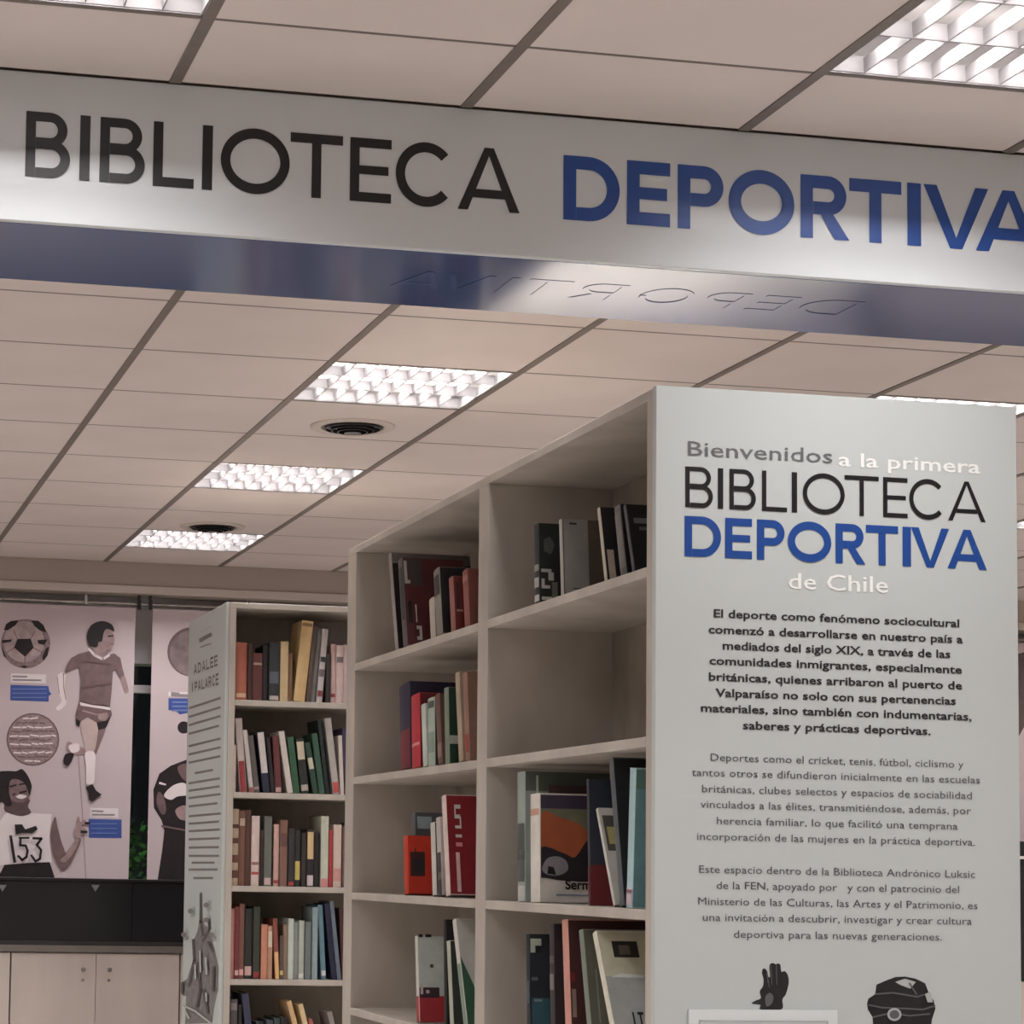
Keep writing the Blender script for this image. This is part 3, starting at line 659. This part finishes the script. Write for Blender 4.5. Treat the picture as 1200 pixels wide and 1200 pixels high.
mbook(2, 734, 741, 738.5, 901, (176, 206, 210), 'light blue book nearest the panel, third shelf', .2, [(.02, .14, (214, 196, 206)), (.1, .13, (190, 70, 80))],
      [(.001, .198, .01, .99, (112, 152, 160)), (.001, .198, .85, .99, (96, 128, 122)), ([(.028, .9), (.06, .9), (.06, .1), (.036, .1), (.03, .45), (.024, .7)], 0, 0, (0,), (34, 40, 52))])
# near bay, fourth shelf
mbook(3, 618, 622, 616.5, 1095, (44, 48, 56), 'navy book with white corner mark, far end of near fourth shelf', .2, [(.4, .6, (80, 90, 96))],
      [(.002, .03, .84, .96, (196, 204, 190)), (.014, .03, .84, .9, K), (.004, .02, .6, .63, (110, 112, 116)), (.004, .05, .2, .45, (60, 96, 106)), (.01, .03, .42, .44, (130, 150, 150))])
mbook(3, 646, 651, 644, 1083, (60, 54, 56), 'speckled dark book next to the pink-spined one, near fourth shelf', .2, [(.5, .62, (130, 124, 120)), (.7, .76, (100, 90, 90))], [(.001, .198, .01, .99, (46, 40, 44))])
mbook(3, 664, 671, 658.5, 1079, (212, 154, 142), 'pink-spined tall book on the near fourth shelf', .22, [], [(.001, .218, .01, .99, (74, 40, 40)), (.004, .014, .3, .5, (150, 130, 120)), (.003, .012, .55, .62, (130, 44, 44))])
mbook(3, 692, 697, 678.5, 1092, (132, 140, 130), 'grey-green book leaning on the near fourth shelf', .22, [], [(.001, .218, .01, .99, (96, 96, 84)), (.02, .024, .3, .7, (130, 130, 118))])
mbook(3, 725, 730, 692, 1082, (222, 220, 202), 'big cream book with small dark photo, leaning by the panel', .25, [],
      [(.001, .248, .01, .99, (206, 204, 180)), (.001, .248, .01, .66, (176, 182, 180)), (.03, .09, .8, .92, (40, 38, 36)), (.044, .07, .82, .89, (110, 100, 92)), ([(.016, .66), (.04, .68), (.09, .67), (.09, .65), (.016, .65)], 0, 0, (0,), (226, 232, 228)), (.046, .05, .28, .4, K), (.058, .072, .38, .4, K), (.062, .066, .28, .38, K)])
# far bay, top shelf
mbook(0, 464, 467, 455.5, 652, (160, 152, 150), 'thin grey-edged portfolio leaning, far end of the far bay top shelf', .25, [], [(.001, .248, .9, .99, (126, 120, 120)), (.001, .248, .01, .89, (38, 30, 34))])
mbook(0, 473, 478, 466.5, 660, (96, 92, 92), 'red and black book with white numerals, far bay top shelf', .19, [(.3, .9, (60, 60, 60))],
      [(.001, .188, .01, .99, (92, 40, 44)), (.002, .06, .68, .98, (74, 66, 66)), (.003, .012, .7, .96, (196, 190, 184)), (.012, .02, .7, .74, (196, 190, 184)), (.008, .02, .25, .5, K), (.03, .034, .26, .46, WT), (.03, .046, .06, .1, WT), (.038, .046, .1, .2, WT), (.03, .046, .18, .22, WT)])
mbook(0, 505, 511, 503, 705, (190, 182, 170), 'short pale book on the far bay top shelf', .16, [], [(.001, .158, .01, .99, (60, 54, 52))])
mbook(0, 512, 519, 508, 672, (140, 136, 128), 'grey book behind the short pale one, far bay top shelf', .2, [(.6, .9, (60, 60, 58))], [(.001, .198, .01, .99, K)])
mbook(0, 529, 534, 526, 680, (150, 96, 90), 'brick red book with pale panel, far bay top shelf', .19, [], [(.001, .188, .01, .99, (110, 40, 38)), (.006, .016, .4, .88, (60, 28, 28)), (.006, .024, .35, .39, (176, 130, 120))])
mbook(0, 545, 551, 542, 672, (140, 84, 76), 'russet book against the partition, far bay top shelf', .19, [(.8, .9, (170, 120, 110))], [(.001, .188, .01, .99, (120, 70, 62))])
# far bay, second shelf
mbook(1, 469.5, 482, 468, 806, (46, 42, 66), 'dark indigo book with red foot, far bay second shelf', .2, [(0, .45, (120, 44, 54))], [])
mbook(1, 483, 493, 482, 817, (186, 50, 62), 'bright red book on the far bay second shelf', .18, [(.3, .34, (220, 150, 150))], [(.001, .178, .01, .99, (110, 36, 44))])
mbook(1, 496, 501, 493.5, 828, (206, 214, 204), 'thin whitish book beside the bright red one', .17, [], [])
mbook(1, 502, 510, 501.5, 820, (176, 190, 178), 'pale green book on the far bay second shelf', .17, [(.85, .95, (90, 96, 92)), (.2, .5, (140, 160, 146))], [(.001, .168, .01, .99, (60, 64, 62))])
mbook(1, 514, 519, 510, 817, (112, 84, 76), 'brown-spined book, far bay second shelf', .18, [(.1, .3, (150, 120, 110))], [])
mbook(1, 522, 527, 520.5, 808, (126, 138, 122), 'dark green book with white band, far bay second shelf', .2, [], [(.001, .198, .01, .99, (34, 66, 50)), (.001, .198, .26, .37, (190, 200, 190))])
mbook(1, 538, 543, 533.5, 791, (176, 158, 138), 'tall tan book, far bay second shelf', .19, [], [])
mbook(1, 546, 551, 542.5, 791, (150, 116, 100), 'tall brown book against the partition, second shelf', .19, [(.1, .3, (150, 70, 60))], [])
# far bay, third shelf
mbook(2, 474, 479, 473, 981, (196, 62, 44), 'orange-red book with a dark cover picture, far bay third shelf', .18, [], [(.001, .178, .01, .99, (206, 58, 36)), (.006, .05, .3, .72, (60, 30, 30)), (.016, .05, .36, .6, (36, 34, 40)), (.02, .024, .68, .78, (60, 30, 30))])
mbook(2, 484.3, 488.3, 482.5, 954, (92, 94, 100), 'grey book set back behind the orange-red one', .16, [], [(.006, .05, .8, .95, (160, 180, 190))], back=.065)
mbook(2, 507, 512, 504.5, 966, (206, 200, 192), 'slim white-spined book beside the orange-red one', .18, [], [(.001, .178, .01, .99, (60, 72, 70))])
mbook(2, 514, 519, 511, 960, (196, 188, 180), 'pale book with dark lower spine, far bay third shelf', .18, [(0, .55, (66, 60, 62)), (.2, .3, (150, 140, 136))], [])
mbook(2, 523, 528, 517.5, 935, (224, 206, 200), 'crimson book with large white figures, far bay third shelf', .2, [],
      [(.001, .198, .01, .99, (140, 32, 42)), (.022, .04, .86, .9, WT), (.022, .026, .8, .88, WT), (.022, .038, .76, .8, WT), (.036, .04, .68, .78, WT), (.022, .04, .66, .69, WT), (.022, .04, .57, .6, WT), (.022, .04, .48, .52, (226, 150, 156)), (.02, .031, .03, .42, (230, 196, 190))])
# far bay, fourth shelf
mbook(3, 489, 492, 486.5, 1098, (206, 206, 200), 'white and red picture book, far bay fourth shelf', .17, [(0, .3, (170, 60, 66))],
      [(.001, .168, .01, .99, (196, 204, 198)), (.001, .168, 0, .3, (168, 52, 58)), (.001, .06, .28, .4, (60, 44, 50)), (.004, .012, .32, .44, (200, 180, 180)), (.034, .044, .63, .67, (70, 70, 70)), (.02, .03, .33, .37, (200, 180, 180)), (.002, .014, .985, 1.02, K), (.022, .04, .985, 1.02, K)])
mbook(3, 521, 524, 520, 1078, (24, 22, 24), 'black book behind the thin pale one, fourth shelf', .2, [], [])
mbook(3, 528, 532, 523.5, 1104, (176, 180, 166), 'thin pale green book, far bay fourth shelf', .18, [], [(.001, .178, .01, .99, (44, 50, 46))])
mbook(3, 545, 549, 530.5, 1081, (206, 204, 196), 'white and green leaning book by the partition, fourth shelf', .2, [(0, .6, (130, 150, 134))], [(.001, .198, .01, .99, (190, 190, 184)), ([(.001, .66), (.03, .4), (.04, .02), (.001, .02)], 0, 0, (0,), (46, 86, 62))])

# ------------------------------------------------------------------ end wall: rod, posters, cabinets, black display case
PY = 11.42
POSTER = mat('poster_pinkish_white', (206, 190, 194), .45, .4, .02, 2)
INKD = mat('photo_black', (40, 32, 36), .5, .4, .25, 30); JER = mat('photo_jersey', (122, 98, 100), .5, .4, .18, 30); SKIN = mat('photo_skin', (168, 142, 142), .5, .4, .2, 30)
PALE = mat('photo_pale', (238, 226, 228), .5); MIDG = mat('photo_mid', (150, 128, 130), .5, .4, .3, 60); BLUET = mat('caption_blue', (62, 86, 160), .5); BLUE2 = mat('caption_blue_light', (120, 140, 196), .5); TAGW = mat('caption_white', (238, 228, 230), .5); TAGG = mat('caption_text', (150, 140, 144), .5)
rod = empty('hanging_rod', (0, PY + .02, EYE + 1.34)); tag(rod, 'thin steel rod under the bulkhead that the posters hang from', 'rod')
MB().cyl((-2.9, 0, 0), (8.1, 0, 0), .008, 12).build('rod', STEEL, rod)
for x in (.2, 1.55, 2.4, 4.5, 6.4): MB().box(x, x + .014, -.01, .01, -.012, .06).build('bracket', STEEL, rod)
def clip(px, k):
    p = at(px, 703, 'Y', PY)
    r = empty('poster_clip', (p.x, PY, p.z)); tag(r, ['black clip at the right corner of the runner poster', 'black clip at the left corner of the poster behind the far bookcase'][k], 'clip', 'black poster clips')
    MB().box(-.009, .009, -.008, .012, -.05, .0).build('jaw', BLACKP, r); MB().box(-.006, .006, -.002, .034, 0, .05).build('hook', BLACKP, r)
clip(163.5, 0); clip(176.5, 1)
zp1 = EYE + 1.318; zp0 = EYE - .075
ps = empty('sports_poster', (1.2, PY, zp0)); tag(ps, 'large pale poster with running footballer and athlete numbered 153', 'poster')
xr0 = at(159, 720, 'Y', PY).x; xr1 = at(150.5, 1029, 'Y', PY).x
def sheet(name, xl1, xr1_, xl0, xr0_, par):
    l = par.location; return MB().add([(xl0 - l.x, 0, 0), (xr0_ - l.x, 0, 0), (xr0_ - l.x, .002, 0), (xl0 - l.x, .002, 0), (xl1 - l.x, 0, zp1 - zp0), (xr1_ - l.x, 0, zp1 - zp0), (xr1_ - l.x, .002, zp1 - zp0), (xl1 - l.x, .002, zp1 - zp0)], BOXF).build(name, POSTER, par)
s1 = sheet('sheet', .62, xr0, .62, xr1, ps)
def pput(a, name, par):
    l = par.location; o = a.build(name, None); o.location = (-l.x, -l.y, -l.z); o.parent = par; return o
o5 = (0, 690, 6.667)
a = Art('Y', PY); a.disc((30, 754.5), 29, MIDG)
a.disc((28, 752), 24, mat('ball_leather', (186, 166, 166), .5, var=.25, scale=30))
for p in ([(135, 392), (240, 390), (262, 460), (195, 532), (110, 460)], [(30, 322), (48, 275), (85, 252), (148, 245), (120, 285), (60, 325)], [(245, 248), (300, 250), (340, 285), (362, 342), (310, 325), (268, 290)], [(15, 402), (95, 395), (85, 415), (18, 425)], [(290, 402), (372, 395), (345, 440), (300, 428)],
          [(355, 470), (382, 450), (372, 520), (340, 565), (330, 535)], [(8, 450), (30, 490), (50, 540), (30, 530)], [(150, 602), (225, 602), (190, 622)]): a.poly(p, INKD, False, o5); a.n -= 1
a.n += 1
for p in ([(135, 392), (110, 330)], [(240, 390), (270, 330)], [(262, 460), (330, 500)], [(110, 460), (50, 500)], [(195, 532), (190, 600)]): a.stroke(p, 6, JER, o5)
pput(a, 'football_print', ps)
a = Art('Y', PY); a.disc((38.5, 866.6), 31, mat('photo_ring', (110, 90, 92), .5)); a.disc((38.5, 866.6), 29.3, mat('old_ball', (158, 136, 136), .5, var=.3, scale=45))
rnd = random.Random(3)
for k in range(11):
    y = 842 + k * 5; hw = math.sqrt(max(0, 27 ** 2 - (y - 866.6) ** 2)); x = 38.5 - hw
    while x < 38.5 + hw - 4:
        e = min(x + rnd.uniform(4, 12), 38.5 + hw); a.stroke([(x, y + rnd.uniform(-1, 1)), (e, y + rnd.uniform(-1, 1))], 1.7, JER if k % 2 else PALE); a.n -= 1; x = e + 2
pput(a, 'old_ball_print', ps)
def caption(wh, bl, o_, par):
    a = Art('Y', PY); a.poly(wh, TAGW, False, o_); a.poly(bl, BLUET, False, o_)
    (x0, y0), (x1, _), (_, y1) = wh[0], wh[1], wh[2]
    for t in (.3, .65): a.stroke([(x0 + 15, y0 + (y1 - y0) * t), (x0 + (x1 - x0) * (.45 if t < .5 else .85), y0 + (y1 - y0) * t + 3)], 12, TAGG, o_)
    ys = [p[1] for p in bl]; xs = [p[0] for p in bl]
    for t in (.25, .5, .75): a.stroke([(min(xs) + 18, min(ys) + (max(ys) - min(ys)) * t), (max(xs) - 40, min(ys) + (max(ys) - min(ys)) * t)], 7, BLUE2, o_)
    pput(a, 'caption_print', par)
caption([(85, 660), (360, 668), (360, 740), (85, 732)], [(82, 750), (378, 760), (385, 800), (402, 822), (380, 840), (380, 882), (80, 872)], o5, ps)
o6 = (0, 870, 6.667)
# javelin, athlete
a = Art('Y', PY); a.stroke([(610, 90), (640, 500), (670, 1062)], 9, mat('javelin_grey', (168, 146, 148), .5), o6); pput(a, 'javelin_print', ps)
caption([(705, 512), (925, 515), (925, 590), (705, 582)], [(692, 598), (950, 603), (950, 748), (695, 745)], o6, ps)
o7 = (0, 890, 8)
a = Art('Y', PY)
a.poly([(-30, 620), (40, 520), (70, 495), (250, 500), (380, 508), (485, 512), (478, 600), (466, 700), (474, 850), (485, 965), (40, 985), (-30, 1000)], PALE, False, o7)
a.poly([(40, 990), (250, 970), (465, 962), (482, 1010), (515, 1118), (-30, 1118), (10, 1050)], INKD, False, o7)
a.poly([(70, 380), (270, 370), (262, 440), (290, 500), (200, 530), (90, 505), (40, 470)], mat('photo_neck', (96, 76, 78), .5, var=.2, scale=40), True, o7)
a.poly([(78, 210), (130, 170), (200, 180), (250, 225), (276, 300), (266, 372), (225, 425), (160, 430), (105, 395), (84, 325), (74, 260)], mat('photo_face', (136, 110, 112), .5, var=.25, scale=50), True, o7)
a.poly([(90, 380), (150, 400), (220, 400), (262, 360), (258, 420), (220, 452), (140, 455), (95, 430)], mat('photo_neck', (96, 76, 78), .5), True, o7)
a.poly([(-20, 140), (60, 108), (150, 110), (205, 90), (258, 150), (296, 240), (288, 300), (276, 340), (262, 300), (240, 240), (200, 200), (130, 182), (92, 210), (84, 300), (96, 360), (110, 420), (70, 440), (20, 400), (-20, 390)], INKD, True, o7)
for p, w_ in (([(95, 255), (150, 238)], 14), ([(180, 235), (230, 225)], 12), ([(185, 312), (245, 298)], 16), ([(120, 335), (140, 320)], 12)): a.stroke(p, w_, INKD, o7)
a.poly([(150, 350), (190, 328), (250, 345), (200, 372)], PALE, True, o7)
a.poly([(515, 535), (480, 640), (475, 760), (500, 900), (555, 1015), (595, 1036), (650, 990), (700, 900), (757, 762), (725, 738), (670, 800), (618, 872), (600, 840), (570, 760), (540, 640)], JER, True, o7)
a.poly([(560, 945), (618, 888), (690, 770), (742, 752), (695, 860), (615, 960)], SKIN, True, o7)
a.poly([(695, 700), (688, 660), (715, 620), (720, 540), (742, 538), (750, 592), (795, 560), (805, 590), (762, 620), (808, 655), (806, 690), (765, 702), (745, 742), (712, 738)], SKIN, False, o7)
for p in ([(800, 598), (835, 598)], [(760, 678), (810, 680)]): a.stroke(p, 24, INKD, o7)
a.poly([(135, 610), (205, 608), (235, 655), (335, 622), (352, 655), (300, 690), (200, 688), (145, 705)], INKD, False, o7)
pput(a, 'athlete_print', ps)
a = Art('Y', PY); a.n = 20
a.stroke([(98, 720), (135, 960)], 26, INKD, o7)
a.stroke([(178, 735), (268, 735)], 18, INKD, o7); a.stroke([(190, 735), (186, 805), (238, 808), (256, 855), (245, 915), (205, 942), (168, 905)], 22, INKD, o7)
a.stroke([(308, 738), (386, 742), (342, 800), (382, 850), (372, 930), (330, 955), (292, 900)], 22, INKD, o7)
pput(a, 'number_print', ps)
o8 = (60, 720, 5.45)
a = Art('Y', PY)
a.poly([(78, 368), (38, 395), (50, 500), (66, 555), (30, 600), (58, 612), (98, 560), (84, 480), (92, 382)], PALE, True, o8)
a.stroke([(78, 375), (80, 470), (94, 545)], 5, MIDG, o8); a.stroke([(38, 400), (52, 505)], 4, MIDG, o8)
a.poly([(440, 395), (468, 392), (484, 440), (494, 492), (474, 504), (455, 460)], SKIN, True, o8)
a.poly([(300, 732), (348, 726), (312, 830), (278, 905), (262, 850)], mat('photo_shadow_leg', (132, 108, 110), .5), True, o8)
a.poly([(215, 858), (150, 832), (105, 812), (96, 860), (130, 892), (190, 898), (222, 890)], SKIN, True, o8)
a.poly([(112, 838), (172, 826), (178, 870), (132, 884)], PALE, True, o8)
a.poly([(188, 665), (230, 652), (292, 690), (296, 760), (274, 872), (224, 884), (205, 800), (188, 730)], mat('photo_thigh', (196, 174, 172), .5, var=.15, scale=20), True, o8)
a.poly([(178, 555), (376, 588), (388, 640), (350, 722), (300, 732), (290, 692), (232, 658), (190, 682), (172, 718), (158, 700), (155, 640)], JER, False, o8)
a.poly([(182, 562), (375, 595), (380, 612), (185, 582)], PALE, False, o8); a.stroke([(200, 615), (290, 640), (340, 640)], 10, SKIN, o8)
a.poly([(290, 690), (345, 682), (382, 650), (350, 722), (300, 736)], INKD, False, o8); a.poly([(156, 665), (186, 684), (178, 722), (158, 702)], INKD, False, o8)
a.poly([(305, 640), (360, 630), (345, 680), (300, 670)], SKIN, True, o8)
a.poly([(215, 885), (277, 885), (278, 1000), (272, 1072), (246, 1086), (222, 1078), (222, 980)], PALE, True, o8)
a.poly([(218, 1105), (262, 1085), (285, 1125), (322, 1152), (290, 1172), (264, 1196), (240, 1185), (236, 1140)], INKD, False, o8)
a.poly([(95, 890), (142, 890), (128, 940), (105, 968), (78, 952), (80, 915)], INKD, True, o8)
a.poly([(300, 190), (340, 230), (365, 255), (330, 290), (280, 260), (255, 215)], SKIN, False, o8)
a.poly([(245, 235), (170, 255), (125, 280), (102, 320), (84, 376), (130, 356), (178, 335), (190, 420), (182, 545), (240, 572), (375, 585), (385, 480), (392, 370), (410, 350), (436, 398), (466, 392), (452, 340), (440, 280), (400, 250), (366, 262), (330, 288), (290, 272)], JER, False, o8)
a.stroke([(240, 222), (275, 262), (328, 288), (366, 262)], 16, PALE, o8)
a.poly([(325, 110), (365, 92), (392, 118), (402, 165), (396, 200), (376, 232), (350, 242), (318, 222), (300, 190), (318, 150)], SKIN, True, o8)
a.poly([(238, 195), (226, 140), (245, 80), (290, 50), (340, 46), (388, 70), (400, 112), (370, 98), (345, 98), (330, 130), (322, 172), (300, 180), (292, 208), (262, 210)], INKD, True, o8)
a.stroke([(362, 142), (392, 138)], 9, INKD, o8); a.stroke([(376, 192), (394, 190)], 6, JER, o8); a.stroke([(350, 232), (376, 225)], 10, MIDG, o8)
a.stroke([(200, 300), (380, 320)], 7, mat('photo_fold', (108, 84, 88), .5), o8); a.stroke([(190, 470), (380, 440)], 10, mat('photo_fold', (108, 84, 88), .5), o8)
pput(a, 'footballer_print', ps)
# second poster, half hidden by the far bookcase
xl1 = at(179, 720, 'Y', PY).x; xl0 = at(172, 1029, 'Y', PY).x
p2 = empty('portrait_poster', (2.4, PY, zp0)); tag(p2, 'pale poster with figure in black jacket, half hidden by the far bookcase', 'poster')
sheet('sheet', xl1, xl1 + 1.1, xl0, xl0 + 1.1, p2)
o9 = (160, 720, 3.75)
a = Art('Y', PY); a.disc((225, 764), 29, mat('photo_ring', (110, 90, 92), .5)); a.disc((226, 765), 27, mat('grey_globe', (136, 118, 120), .5, var=.35, scale=20)); pput(a, 'ball_print', p2)
caption([(140, 340), (240, 342), (240, 362), (140, 360)], [(140, 368), (260, 370), (260, 425), (190, 440), (175, 425), (140, 420)], o9, p2)
a = Art('Y', PY); a.disc((207, 497), 27, INKD, 27, o9)
a.poly([(260, 620), (215, 640), (150, 665), (100, 700), (74, 770), (76, 850), (110, 905), (122, 950), (112, 1040), (92, 1168), (320, 1168), (320, 620)], INKD, False, o9)
a.poly([(100, 735), (130, 745), (128, 752), (98, 745)], PALE, False, o9); a.poly([(120, 795), (160, 752), (212, 742), (230, 790), (180, 800), (150, 815)], PALE, True, o9)
a.poly([(95, 780), (118, 800), (130, 860), (112, 880), (88, 830)], JER, True, o9); a.poly([(180, 670), (230, 660), (240, 740), (200, 720)], JER, True, o9); a.poly([(170, 860), (215, 840), (230, 900), (190, 900)], SKIN, True, o9); a.stroke([(110, 930), (220, 950)], 8, JER, o9)
pput(a, 'figure_print', p2)
# third poster seen past the right edge of the text panel
p3 = empty('right_poster', (6.9, PY, zp0)); tag(p3, 'sliver of pale poster at the right frame edge beyond the text panel', 'poster')
sheet('sheet', 6.2, 7.5, 6.2, 7.5, p3)
a = Art('Y', PY); a.poly([(1180, 770), (1215, 760), (1215, 845), (1200, 852), (1190, 870), (1180, 880)], mat('shade_brown', (96, 78, 78), .5, var=.3, scale=12), False); pput(a, 'top_shade', p3)  # dark shade at the poster top, painted as a brown patch

CABW = mat('cabinet_pale_laminate', (208, 196, 188), .5, .4, .1, 3, (2, 2, .5))
zc = at(113, 1112, 'Y', 10.6).z
for k, (x0, lab_) in enumerate([(.325, 'pale low cabinet at the left frame edge below the runner poster'), (1.13, 'pale two-door low cabinet beside the far bookcase'), (1.935, 'pale low cabinet hidden behind the far bookcase')]):
    c = empty('low_cabinet', (x0, 10.6, 0)); tag(c, lab_, 'cabinet', 'low cabinets under the posters')
    w_ = .8
    MB().box(0, w_, .018, .45, 0, zc - .018).build('body', CABW, c)
    for s in (0, 1):
        a0 = s * w_ / 2 + .0012; a1 = (s + 1) * w_ / 2 - .0012
        d = MB().box(a0, a1, 0, .0175, .06, zc - .022).build('door', CABW, c, .0008)
        kx = w_ / 2 + (-.062 if s == 0 else .062); kz = at(100, 1136, 'Y', 10.6).z
        MB().cyl((kx, 0, kz), (kx, -.018, kz), .0075, 14).cyl((kx, -.018, kz), (kx, -.024, kz), .011, 14).build('knob', STEEL, d)
        MB().cyl((kx, 0, kz - .05), (kx, -.003, kz - .05), .007, 14).build('lock', STEEL, d)
wt_ = MB().box(.32, 2.74, 10.585, 11.06, zc - .016, zc + .014).build('worktop', mat('worktop_grey', (118, 112, 106), .4, .5, .1, 10)); tag(wt_, 'thin dark grey worktop slab lying on the low cabinets', 'worktop')
zt_ = at(110, 1030, 'Y', 10.62).z
dc = empty('display_case', (.3, 10.62, zc + .014)); tag(dc, 'long black glossy display case on the worktop below the posters', 'display case')
hh = zt_ - zc - .014; wd_ = 2.1
MB().box(0, wd_, .012, .36, 0, hh - .012).build('body', BLACKG, dc)
MB().box(-.01, wd_ + .01, -.006, .37, hh - .012, hh).build('lid', BLACKP, dc)
MB().box(0, wd_, -.004, .012, 0, .02).build('lower_rail', mat('rail_dark', (58, 56, 56), .4), dc)
for k in range(3): MB().box(k * .7 + .004, k * .7 + .696, .002, .0115, .022, hh - .018).build('glass_front', BLACKG, dc)
GL = mat('frosted_clip', (120, 124, 124), .3)
for px in (3, 112):
    q = at(px, 1040, 'Y', 10.615); lx = q.x - .3; lz = q.z - zc - .014
    MB().add([(lx - .02, -.003, lz + .012), (lx + .02, -.003, lz + .012), (lx, -.003, lz - .02), (lx - .02, .002, lz + .012), (lx + .02, .002, lz + .012), (lx, .002, lz - .02)], [(0, 2, 1), (3, 4, 5), (0, 1, 4, 3), (1, 2, 5, 4), (2, 0, 3, 5)]).build('glass_clip', GL, dc)
# black case at the right edge
z0_, z1_ = at(1195, 1150, 'Y', 11.1).z, at(1195, 986, 'Y', 11.1).z; zm = at(1195, 1005, 'Y', 11.1).z
rc = empty('right_display_case', (5.9, 11.1, z0_)); tag(rc, 'black case with pale edge strip at the right frame edge', 'display case')
MB().box(0, 1.8, .0, .3, 0, z1_ - z0_).build('body', BLACKG, rc); MB().box(0, 1.8, -.012, .0, zm - z0_ - .008, zm - z0_ + .008).build('edge_strip', TAGW, rc)
c = empty('right_cabinet', (5.9, 11.1, 0)); tag(c, 'pale low cabinet under the black case at the right frame edge', 'cabinet')
MB().box(0, 1.8, .018, .3, 0, z0_).build('body', CABW, c)
for k in range(4): MB().box(k * .45 + .001, k * .45 + .449, 0, .0175, .05, z0_ - .004).build('door', CABW, c)

# shrub outside the dark window and an added unseen light for its green glow
tag(box('outside_ground', -3, 9, 11.79, 18, -.2, -.02, mat('garden_soil', (60, 60, 50), .9)), kind='structure')
sh = empty('garden_shrub', (1.95, 12.5, 0)); tag(sh, 'dim green shrub outside the dark window between the posters', 'shrub')
rnd = random.Random(5); mb = MB()
for k in range(700):
    a_ = rnd.uniform(0, 6.28); z = rnd.uniform(.7, 1.72); rr = rnd.uniform(.05, .32)
    c_ = Vector((rr * math.cos(a_), rr * math.sin(a_), z)); d = Vector((rnd.uniform(-1, 1), rnd.uniform(-1, 1), rnd.uniform(-.4, 1))).normalized() * .05; n_ = d.orthogonal().normalized() * .018
    mb.add([c_, c_ + d * .5 + n_, c_ + d, c_ + d * .5 - n_], [(0, 1, 2, 3)])
o = mb.build('leaves', mat('leaf_green', (70, 120, 60), .5), sh); tag(o, kind='stuff')
MB().cyl((0, 0, 0), (0, 0, 1.3), .02).build('stem', mat('bark', (70, 54, 40), .9), sh)
L = bpy.data.lights.new('shrub_fill_light', 'POINT'); L.energy = 8; L.color = (.8, 1, .75); L.shadow_soft_size = .05
o = bpy.data.objects.new('shrub_fill_light', L); COL.objects.link(o); o.location = (1.7, 12.0, 1.55)
